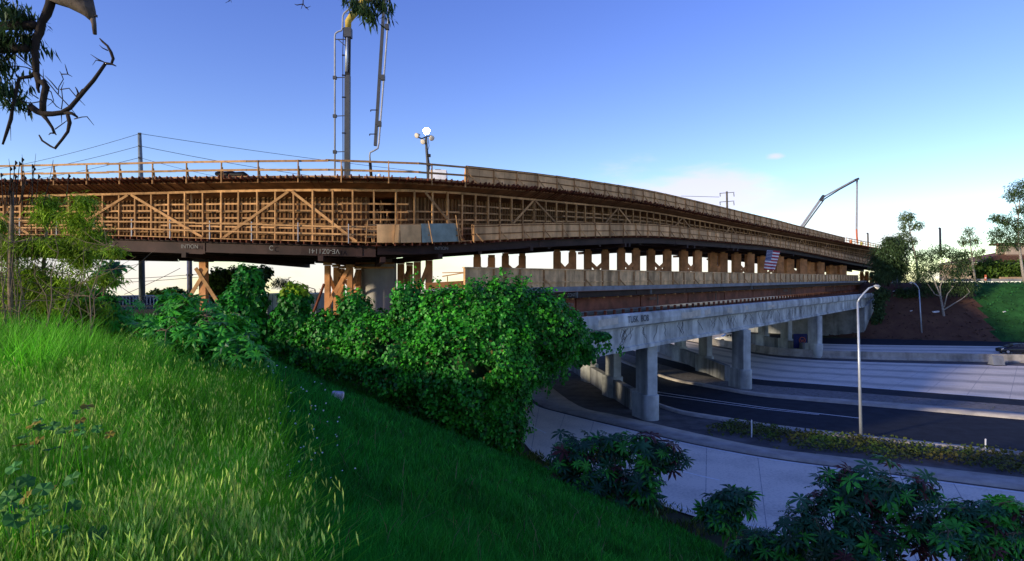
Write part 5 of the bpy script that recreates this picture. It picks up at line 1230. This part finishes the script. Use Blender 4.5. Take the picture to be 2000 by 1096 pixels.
# --- eucalyptus and bushes above the far bank
gT = 'trees on the far bank'
tree('dense_tree', 'dense dark tree touching the far end of the bridge', gT, [(1735,560),(1733,530),(1730,500)], 116, [(1728,505,0,28,26),(1748,488,0,28,22),(1725,535,0,24,20),(1755,520,0,20,26),(1738,470,0,14,10)], 14000, M_eucd, .75, bark=M_bark)
tree('eucalyptus_tree', 'slim tall eucalyptus with a sparse crown behind the dense dark tree', gT, [(1795,560),(1790,510),(1780,465),(1773,430)], 124, [(1772,424,0,17,13),(1788,440,0,13,9),(1764,442,0,8,8),(1758,468,0,20,14),(1752,482,0,16,12),(1782,470,0,12,8),(1798,437,0,7,6),(1770,455,0,8,7)], 2900, M_euc, .72, limbs=([(1785,490),(1765,475),(1755,465)],[(1778,450),(1790,440)]), r0=.28)
tree('eucalyptus_tree', 'forked pale trunk eucalyptus on the brown far bank', gT, [(1845,640),(1843,615),(1840,595),(1836,575),(1826,552),(1815,530)], 112, [(1806,500,0,32,16),(1838,490,0,26,14),(1866,498,0,26,14),(1880,512,0,18,12),(1800,530,0,24,20),(1830,522,0,30,14),(1865,530,0,30,18),(1850,560,2,36,18),(1815,560,2,28,18),(1885,560,2,24,20)], 11500, M_eucd, .60,
     limbs=([(1838,585),(1836,560),(1842,545),(1848,528),(1858,510)],[(1844,600),(1850,575),(1862,560)],[(1844,605),(1865,592),(1880,583),(1894,571)],[(1840,580),(1826,575),(1812,555)]), r0=.26)
tree('eucalyptus_tree', 'thin pale stemmed young eucalyptus left of the hedge', gT, [(1905,548),(1900,520),(1897,490),(1893,455)], 126, [(1893,452,0,10,12),(1882,470,0,14,12),(1905,470,0,10,12),(1885,495,0,16,10),(1910,498,0,8,12),(1880,520,0,16,14),(1920,490,0,8,8)], 2600, M_euc, .60, limbs=([(1900,515),(1888,495),(1880,475)],[(1898,500),(1908,480)]), r0=.25)
tree('eucalyptus_tree', 'big leaning eucalyptus at the right edge before the brown roof', gT, [(2002,560),(1996,520),(1990,480),(1988,430),(1992,390)], 118, [(1985,375,0,20,20),(1998,360,0,16,12),(1976,385,0,10,8),(1995,410,0,20,10),(1945,425,0,14,12),(1965,432,0,20,16),(1990,440,0,24,18),(1950,455,0,22,14),(1975,470,0,26,16),(1940,470,0,10,8),(2010,460,0,24,24),(2015,400,0,20,30),(1955,485,0,12,10)], 9500, M_eucd, .66, limbs=([(1991,490),(1970,470),(1952,455)],[(1989,450),(1970,435),(1948,425)],[(1989,420),(1980,390)]), r0=.3)
tree('clipped_hedge', 'yellow green clipped hedge below the brown roof', None, [(1950,548),(1950,530),(1950,520)], 130, [(1912,530,0,16,17),(1930,525,0,18,20),(1955,526,0,20,18),(1980,526,0,20,18),(2005,526,0,22,18)], 7000, M_hedge, .5, bark=M_bark, cat='hedge', tv=IVY_V, tf=IVY_F)
tree('dark_bush', 'dark spreading bush behind the forked pale trunk', gT, [(1800,610),(1800,590),(1800,580)], 119, [(1785,580,0,26,18),(1765,575,0,16,14),(1820,585,0,30,18),(1870,580,0,30,18),(1850,600,-1,26,12)], 7500, M_eucd, .45, bark=M_bark, cat='bush', tv=IVY_V, tf=IVY_F)
tree('dark_bush', 'dark ivy bush hugging the far wing wall of the overpass', gT, [(1716,620),(1716,600),(1714,585)], 113, [(1716,590,0,10,22),(1722,575,0,14,14),(1709,625,0,6,14),(1718,612,0,8,18)], 2600, M_eucd, .4, bark=M_bark, cat='bush', tv=IVY_V, tf=IVY_F)
tree('distant_tree', 'bare pale tree line glimpsed under the far deck', None, [(1690,552),(1690,540),(1690,530)], 200, [(1700,540,0,30,8),(1780,545,0,40,10)], 1500, M_eucd, .8, bark=M_bark)
# --- overhead eucalyptus: dead branch and drooping leaves close above the camera
YE = 6.0
eb = empty('eucalyptus_branch', P(95,-40,YE), 'crooked dead eucalyptus branch hanging into the top left corner', 'branch')
def Q4(l): return [P(x/4, y/4, YE) for x, y in l]
b = MB(); _t = b.tube; b.tube = lambda p, r, n=8: _t(p, [q*.8 for q in r], n)
b.tube(Q4([(410,-60),(390,40),(365,110),(330,170),(310,250),(280,320),(272,400),(280,500),(283,580)]), [.055,.052,.052,.042,.05,.042,.038,.038,.034], 9)
b.tube(Q4([(283,570),(300,640),(335,640),(360,680),(345,740),(335,800),(335,870)]), [.036,.034,.04,.040,.036,.036,.036], 8)
b.tube(Q4([(225,830),(235,830),(290,870),(340,890),(410,890),(490,880),(550,840),(610,770),(660,710),(730,630),(780,560),(825,495)]), [.02,.040,.038,.036,.032,.032,.026,.024,.024,.022,.020,.018], 8)
b.tube(Q4([(820,495),(870,500),(885,460),(868,410),(840,360),(800,325),(778,300)]), [.018,.016,.018,.018,.014,.013,.006], 7)
b.tube(Q4([(868,498),(907,517)]), [.014,.006], 6); b.tube(Q4([(270,575),(235,600),(150,610),(130,690),(115,760),(95,860),(85,930),(50,1040),(20,1130)]), [.03,.022,.020,.022,.022,.018,.022,.018,.012], 7)
b.tube(Q4([(330,890),(370,940),(410,1000),(425,1040)]), [.028,.020,.016,.016], 7); b.tube(Q4([(490,880),(560,885),(605,915)]), [.026,.020,.012], 7)
b.tube(Q4([(530,900),(545,960),(530,1030),(490,1085),(430,1160),(390,1140),(330,1100),(305,1055)]), [.022,.024,.018,.016,.016,.012,.012,.008], 7)
b.tube(Q4([(300,640),(295,690),(305,725)]), [.03,.018,.012], 6); b.tube(Q4([(600,760),(612,730),(600,700),(588,680)]), [.014,.012,.008,.004], 6); b.tube(Q4([(230,850),(222,905)]), [.02,.008], 6)
b.tube(Q4([(425,1040),(395,1040),(380,1055)]), [.012,.008,.004], 5); b.tube(Q4([(425,1035),(440,1055)]), [.012,.006], 5)
b.build('limb', M_bark, eb, True)
b = MB()
for l in ([(110,420),(200,490),(290,560),(380,650),(450,735),(540,830),(600,905)],[(270,550),(200,525),(110,515),(50,540)],[(455,735),(460,680),(495,620),(480,580),(465,555)],[(480,580),(530,580),(565,600)],[(530,580),(515,530),(507,500)],[(360,770),(400,780),(440,830),(480,855)],
          [(310,795),(250,805),(180,800),(140,760)],[(480,855),(490,780),(480,690),(500,640)],[(340,640),(337,540)],[(580,930),(640,915),(680,912),(735,980)],[(430,1010),(500,960),(540,930)],[(820,490),(760,460),(708,425)],[(800,480),(750,470),(722,510)],[(842,395),(800,375),(775,352)],
          [(360,690),(400,720),(420,790),(370,830)],[(600,760),(640,700),(690,675)],[(300,770),(240,730),(230,660)],[(480,900),(482,965)],[(80,900),(85,1100)],[(10,480),(60,470),(105,415)],[(450,700),(400,640),(350,590)],[(470,700),(540,690),(590,750),(665,825)]):
    b.tube(Q4(l), [.006]+[.005]*(len(l)-2)+[.0018], 4)
b.build('twig', M_bark, eb, True)
b = MB(); b.tube(Q4([(430,-80),(560,-30),(660,40),(705,110),(722,150)]), [.13,.12,.10,.055,.03], 10); b.tube(Q4([(720,130),(735,190),(742,268)]), [.03,.022,.018], 7); b.tube(Q4([(745,130),(755,115)]), [.02,.012], 5); b.build('broken_bough', M_bough, eb, True)
b = MB(); b.tube(Q4([(-60,205),(120,200),(270,198),(295,200)]), [.045,.045,.044,.03], 8); b.tube(Q4([(-60,382),(100,380),(200,378),(232,390)]), [.048,.045,.045,.02], 8); b.build('bough', M_bark, eb, True)
def hanging(blobs, n, parent, Ls=.13):
    pts, nn = blob_points(blobs, n, (.1,1.05), .4); k = len(pts)
    v, f = scatter(LANCE_V, LANCE_F, pts, frames(unitv(k)+np.array((0,-.5,0)), unitv(k)*.35+np.array((0,0,-1))), RS.uniform(.6,1.2,k)*Ls); o = obj('leaves', mesh_k('leaves', v, f, M_euchang), parent); o['kind'] = 'stuff'
hanging(px_blobs([(10,20,YE,30,28),(45,25,YE,22,22),(15,75,YE,30,26),(50,70,YE,18,20),(8,170,YE,20,34),(5,120,YE,14,22),(15,190,YE,15,20),(-20,100,YE,30,100)], 1.4), 1900, eb)
e2_ = empty('eucalyptus_branch', P(720,-30,YE+1), 'drooping eucalyptus sprig hanging over the top of the pump boom', 'branch')
b = MB(); b.tube([P(640,-70,7), P(700,-20,7), P(730,5,7), P(745,20,7)], [.03,.02,.012,.004], 6); b.tube([P(700,-20,7), P(715,10,7), P(722,28,7)], [.012,.008,.003], 5); b.build('twig', M_bark, e2_)
hanging(px_blobs([(690,0,7,24,14),(715,15,7,26,24),(740,0,7,34,20),(728,30,7,12,10),(755,10,7,14,14)], 1.2), 800, e2_, .12)
e3_ = empty('bare_twig', P(592,-20,YE+1), 'small bare twig poking down at the top of the sky', 'twig'); b = MB()
for l in ([(592,-20),(592,8),(598,16),(607,12)],[(592,8),(580,10),(575,8)],[(592,6),(588,18)],[(598,14),(603,20)],[(445,-14),(448,2),(440,6)],[(448,-8),(452,5)]): b.tube([P(u,v,7) for u,v in l], [.006]*(len(l)-1)+[.002], 4)
b.build('twigs', M_bark, e3_)
# ------------------------------------------------------------------ grass
def ray_ground(u, v):
    """ground points under photo pixels on the near bank (a few fixed-point steps)"""
    a = (u-U0)/F; t = (v-V0)/F; Y = np.full(u.shape, 12.0)
    lo = np.full(u.shape, 1.2); hi = np.full(u.shape, 42.0)
    for _ in range(30):
        mid = (lo+hi)/2; below = -ground_z(a*mid, mid)/mid > t     # ground still lower than the ray
        lo = np.where(below, mid, lo); hi = np.where(below, hi, mid)
    return a*lo, lo
def ribbons(name, x, y, h, w_, lean, m, parent=None, bend=.5):
    """tapered blades bent over at the tip"""
    n = len(x); z = ground_z(x, y)+np.array([mnoise.noise((a*.35, b_*.35, 0)) for a, b_ in zip(x, y)])*.10-.02
    an = RS.uniform(0, 2*np.pi, n); d = np.stack([np.cos(an), np.sin(an), np.zeros(n)], -1); fa = RS.normal(0, .6, n); s_ = np.stack([np.cos(fa), np.sin(fa), np.zeros(n)], -1)*w_[:,None]/2
    p0 = np.stack([x, y, z], -1); up = np.array((0,0,1.0))
    p1 = p0 + up*(h*.55)[:,None] + d*(lean*h*.25)[:,None]; p2 = p0 + up*(h*(1-.25*lean*bend))[:,None] + d*(lean*h*.75)[:,None]
    v = np.stack([p0-s_, p0+s_, p1+s_*.8, p1-s_*.8, p2], 1).reshape(-1, 3); i = np.arange(n)*5
    loops = np.concatenate([np.stack([i, i+1, i+2, i+3], -1), np.stack([i+3, i+2, i+4, np.full(n, -1)], -1)], 1).reshape(n, 8)[:, :7].ravel()
    starts = (np.arange(n)[:,None]*7 + np.array([[0, 4]])).ravel()
    return obj(name, mesh_np(name, v, loops, starts, m), parent), p2
n = 200000
u = RS.uniform(150, 1600, n); v = RS.uniform(600, 1180, n); x, y = ray_ground(u, v)
x += RS.normal(0, .05, n)*y*.1; y = y + RS.normal(0, .02, n)*y
ok = (y > 1.7) & (y < 37) & (ground_z(x, y) > -9.97); x, y = x[ok], y[ok]; n = len(x)
patch = np.array([mnoise.noise((a*.5, b_*.5, 3.0)) for a, b_ in zip(x, y)])
g1, _ = ribbons('short_grass', x, y, RS.uniform(.10,.26,n)*(1+.5*patch), np.maximum(.006, .0016*y), RS.uniform(.2,1.0,n), M_grass)
tag(g1, 'dark green short grass covering the embankment slope', 'grass', kind='stuff')
# uniform fill so the bank stays covered from other viewpoints
n = 60000; x = RS.uniform(-30, 14, n); y = RS.uniform(2, 36, n); ok = (ground_z(x, y) > -9.7); x, y = x[ok], y[ok]; n = len(x)
g2, _ = ribbons('bank_grass', x, y, RS.uniform(.15,.4,n), np.maximum(.008, .0016*np.hypot(x,y)), RS.uniform(.2,1.0,n), M_grass)
tag(g2, 'rough green grass on the level top of the embankment', 'grass', kind='stuff')
# tall wild oats, lower left: clumps of bent stems, arching blades and hanging seed heads
n = 78000; u = RS.uniform(-260, 640, n)
Yo = np.exp(RS.uniform(np.log(1.75), np.log(14), n)); x = (u-U0)*Yo/F; y = Yo
edge_u = 520 + 70*np.array([mnoise.noise((0, q*1.7, 5)) for q in y]) - 25*(y > 7)
clump = np.array([mnoise.noise((a*1.1, b_*1.1, 1)) + .6*mnoise.noise((a*3.1, b_*3.1, 4)) for a, b_ in zip(x, y)])
ok = (RS.uniform(0,1,n) < np.clip((edge_u+60-u)/150, 0, 1)) & (clump > -.42+.25*RS.uniform(-1,1,n)); x, y, u, clump = x[ok], y[ok], u[ok], clump[ok]; n = len(x)
ht = RS.uniform(.36,.80,n)*(1+.60*clump); ht = np.clip(ht, .2, np.interp(y, [1.7,2.4,4.0], [.58,.80,1.10]))
g3, tops = ribbons('wild_oats', x, y, ht, np.maximum(.0035, .0010*y), RS.uniform(.08,.75,n), M_oat); tag(g3, 'tall sunlit wild oats filling the near left corner', 'grass', kind='stuff')
k = int(n*.6); sel = RS.choice(n, k, False); g4, _ = ribbons('oat_leaves', x[sel]+RS.normal(0,.05,k), y[sel]+RS.normal(0,.05,k), ht[sel]*RS.uniform(.4,.95,k), np.maximum(.006, .0014*y[sel])*RS.uniform(.7,2.0,k), RS.uniform(.5,1.6,k), M_oat); tag(g4, 'broad green oat blades between the seed stems', 'grass', kind='stuff')
headp = np.interp(y, [2,6,13], [.20,.15,.06])*np.clip(.6+1.6*clump, .15, 1.6); sel = np.where(RS.uniform(0,1,n) < headp)[0]; per = 6; q = np.repeat(sel, per); m_ = len(q)
pos = tops[q] + np.stack([RS.normal(0,.022,m_), RS.normal(0,.022,m_), -RS.uniform(0,.30,m_)*ht[q]], -1)
SPK_V = [(0,0,0),(-.17,.42,.05),(.17,.42,.05),(0,1,0),(0,.45,-.12)]; SPK_F = [(0,4,1),(0,2,4),(1,4,3),(4,2,3)]
vv, ff = scatter(SPK_V, SPK_F, pos, frames(unitv(m_)*.6+np.array((0,-1,0)), unitv(m_)*.28+np.array((0,0,-1))), np.stack([np.maximum(.022,.0032*y[q]), RS.uniform(.034,.070,m_), np.full(m_,.025)], -1))
g5 = obj('oat_heads', mesh_k('oat_heads', vv, ff, M_oathead)); tag(g5, 'pale hanging seed heads of the wild oats', 'grass', kind='stuff')
# taller weeds banked up toward the left edge
n = 16000; u = RS.uniform(-200, 380, n); y = RS.uniform(7.0, 13.5, n); x = (u-U0)*y/F; cl = np.array([mnoise.noise((a*.8, b_*.8, 12)) for a, b_ in zip(x, y)]); ok = cl > -.25; x, y, u, cl = x[ok], y[ok], u[ok], cl[ok]; n = len(x)
g9, _ = ribbons('tall_weeds', x, y, RS.uniform(.5,1.0,n)*np.interp(u, [-200,120,380], [1.15,1.1,.7])*(1+.5*cl), np.maximum(.010, .0017*y), RS.uniform(.15,.9,n), M_oat); tag(g9, 'tall green weeds banked in front of the bare shrub', 'weeds', kind='stuff')
# lighter weed tufts and dead stalks breaking up the slope
n = 36000; u = RS.uniform(450, 1560, n); v = RS.uniform(640, 1180, n); x, y = ray_ground(u, v)
tuft = np.array([mnoise.noise((a*1.3, b_*1.3, 9)) + .5*mnoise.noise((a*4, b_*4, 2)) for a, b_ in zip(x, y)]); ok = (tuft > .22) & (y > 2) & (y < 37) & (ground_z(x, y) > -10.0); x, y = x[ok], y[ok]; n = len(x)
g6, _ = ribbons('weed_tufts', x, y, RS.uniform(.18,.42,n), np.maximum(.006, .0014*y), RS.uniform(.3,1.2,n), mat('weed_blade', (.030,.225,.016), .6, .5, 2, island=.5, transl=.25)); tag(g6, 'taller lighter weed tufts scattered over the slope', 'weeds', kind='stuff')
n = 500; u = RS.uniform(480, 1500, n); v = RS.uniform(700, 1150, n); x, y = ray_ground(u, v); ok = (ground_z(x, y) > -10.0) & (y < 36); x, y = x[ok], y[ok]; n = len(x)
g7, _ = ribbons('dry_stalks', x, y, RS.uniform(.2,.5,n), np.maximum(.005, .0011*y), RS.uniform(.2,1.4,n), M_twig); tag(g7, 'dry pale stalks scattered through the slope grass', 'weeds', kind='stuff')
# ragged weeds along the foot of the slope beside the ramp
i0 = RS.randint(60, 170, 9000); pt = RL['L0'][i0]+(RL['L0'][i0]-RL['L1'][i0])*RS.uniform(-.02,.16,9000)[:,None]**1; x, y = pt[:,0]+RS.normal(0,.25,9000), pt[:,1]+RS.normal(0,.25,9000)
ok = (y > 8) & (y < 36) & (np.array([mnoise.noise((a*.9, b_*.9, 6)) for a, b_ in zip(x, y)]) > -.15); x, y = x[ok], y[ok]; n = len(x)
g8, _ = ribbons('kerbside_weeds', x, y, RS.uniform(.1,.45,n), np.maximum(.012, .0018*y), RS.uniform(.3,1.3,n), M_cover); tag(g8, 'ragged weeds along the near edge of the ramp', 'weeds', kind='stuff')
# small white flowers at the margin of the oats
n = 90; u = RS.normal(575, 60, n); v = RS.uniform(720, 1000, n); x, y = ray_ground(u, v); pos = np.stack([x, y, ground_z(x, y)+.22], -1)
vv, ff = scatter(IVY_V, IVY_F, pos, frames(unitv(n)*.3+np.array((0,-.6,.6)), unitv(n)), np.maximum(.02, .004*y)*.8); tag(obj('white_flowers', mesh_k('white_flowers', vv, ff, M_white)), 'tiny white flowers dotted along the edge of the oats', 'flowers', kind='stuff')
# mallow plants with round lobed leaves, bottom left
def mallow_leaf(m):
    v = [(0,0,0)]; f = []; k = 20
    for i in range(k):
        an = math.radians(-160+320*i/(k-1))+math.pi/2; r_ = 1-.14*(0.5+.5*math.cos(i*math.pi*2/4)); v.append((math.cos(an)*r_, math.sin(an)*r_, .12*math.sin(i*1.57)))
    for i in range(1, k): f.append((0, i, i+1))
    return mesh_py('leaf', v, f, m)
M_mal = mat('mallow_leaf', (.05,.17,.03), .6, .3, 8, objvar=.35, transl=.3); LM = [mallow_leaf(M_mal), mallow_leaf(M_leafy)]
for (uc, vc, Yc, n_, ru, rv, lb, fy) in ((70,1000,2.3,34,100,90,'mallow plant with rounded green leaves in the bottom left corner',.08),(80,850,3.0,16,90,60,'mallow plant with yellowing leaves among the oats at left',.25),(180,835,3.4,8,40,30,'few orange tinged mallow leaves rising through the oats',.5)):
    bs = gp(uc, Yc); e = empty('mallow_plant', bs, lb, 'plant', 'mallow plants in the oats'); b = MB()
    for k in range(n_):
        p_ = P(uc+rnd.gauss(0,ru*.5), vc+rnd.gauss(0,rv*.5), Yc*rnd.uniform(.93,1.06)); s_ = rnd.uniform(.020,.038)
        nr = Vector((rnd.gauss(0,.4), -.5+rnd.gauss(0,.3), 1)); Rm = frames(np.array([tuple(nr)]), np.array([(rnd.gauss(0,1), rnd.gauss(0,1), -.2)]))[0]
        o = bpy.data.objects.new('leaf', LM[1 if rnd.random() < fy else 0]); COL.objects.link(o); o.matrix_basis = Matrix([[Rm[i][j]*s_ for j in range(3)]+[p_[i]] for i in range(3)]+[[0,0,0,1]]); child(o, e)
        b.tube([bs+Vector((rnd.gauss(0,.05),rnd.gauss(0,.05),0)), bs.lerp(p_,.6)+Vector((0,0,.05)), p_], [.003,.0022,.0015], 4, False)
    b.build('stem', M_oat, e)
# ground cover in the planted strip between ramp and dark lanes
n = 26000; i0 = RS.randint(64, 181, n); fr_ = RS.uniform(0,1,n); A = RL['L2']*.86+RL['L3']*.14; B = RL['L3']*.97+RL['L2']*.03
pt = A[i0]*(1-fr_)[:,None]+B[i0]*fr_[:,None]+RS.normal(0,.3,(n,2)); uu_ = U0+F*pt[:,0]/np.maximum(pt[:,1],1)
lump = np.array([mnoise.noise((a*.45, b_*.45, 2)) for a, b_ in pt]); ok = (uu_ > 1375+60*fr_) & (pt[:,1] > 5) & (lump > -.45+.5*(fr_<.2)); pt, lump = pt[ok], lump[ok]; n = len(pt)
pos = np.c_[pt, -9.98+RS.uniform(0,1,n)**.7*(.34+.3*lump)]
vv, ff = scatter(IVY_V, IVY_F, pos, frames(unitv(n)*.8+np.array((0,-.2,1)), unitv(n)), RS.uniform(.10,.22,n)); tag(obj('ground_cover', mesh_k('ground_cover', vv, ff, M_cover)), 'low green and rusty ground cover in the planted strip', 'ground cover', kind='stuff')
# turf and creeper on the far bank
n = 40000; x = RS.uniform(50, 190, n); y = RS.uniform(60, 150, n); fd = far_dist(x, y); ok = (fd > .3) & (fd < 24); x, y, fd = x[ok], y[ok], fd[ok]
green = x > 82+fd*.35; p_ = np.stack([x, y, ground_z(x, y)+RS.uniform(0,.25,len(x))], -1); k = len(x)
for nm, sel, m_, lb in (('bank_turf', green, mat('far_turf_blade', (.016,.078,.017), .7, .5, .35, island=.5), 'green turf covering the far bank'), ('bank_creeper', ~green & (RS.uniform(0,1,k) < .5), mat('dry_creeper', (.055,.026,.015), .8, .5, .6, island=.5), 'brown dry creeper covering the far bank below the trees')):
    q = p_[sel]; j = len(q); vv, ff = scatter(IVY_V, IVY_F, q, frames(unitv(j)*.7+np.array((0,-.4,1)), unitv(j)), RS.uniform(.2,.45,j)); tag(obj(nm, mesh_k(nm, vv, ff, m_)), lb, 'turf' if nm == 'bank_turf' else 'creeper', kind='stuff')
# leaf litter and weeds in the gore, gravel and kerb joints
n = 2600; i0 = RS.randint(50, 181, n); fr_ = RS.uniform(0,1,n)**2; pt = RL['L6'][i0]*(1-fr_)[:,None]+RL['L7'][i0]*fr_[:,None]; pos = np.c_[pt, np.full(n,-9.95)]+RS.normal(0,.05,(n,3))
vv, ff = scatter(IVY_V, IVY_F, pos, frames(unitv(n)*.6+np.array((0,0,1)), unitv(n)), RS.uniform(.03,.10,n)); tag(obj('dry_weeds', mesh_k('dry_weeds', vv, ff, M_cover)), 'dry weeds scattered along the gravel strip', 'weeds', kind='stuff')
# distant low hills closing the horizon
b = MB(); n = 60
for k in range(n+1):
    an = math.radians(-75+150*k/n); r_ = 1350; h = -33+10*max(0, mnoise.noise((k*.16, 1.7, 0))+.3); b.v += [(math.sin(an)*r_, math.cos(an)*r_, -50), (math.sin(an)*(r_+60), math.cos(an)*(r_+60), h), (math.sin(an)*(r_+200), math.cos(an)*(r_+200), -50)]
for k in range(n): b.f += [(k*3,k*3+3,k*3+4,k*3+1),(k*3+1,k*3+4,k*3+5,k*3+2)]
tag(b.build('hills', mat('hazy_hill', (.10,.12,.12), 1, .2, .01), None, True), 'low hazy hills along the horizon', 'hills', kind='structure')
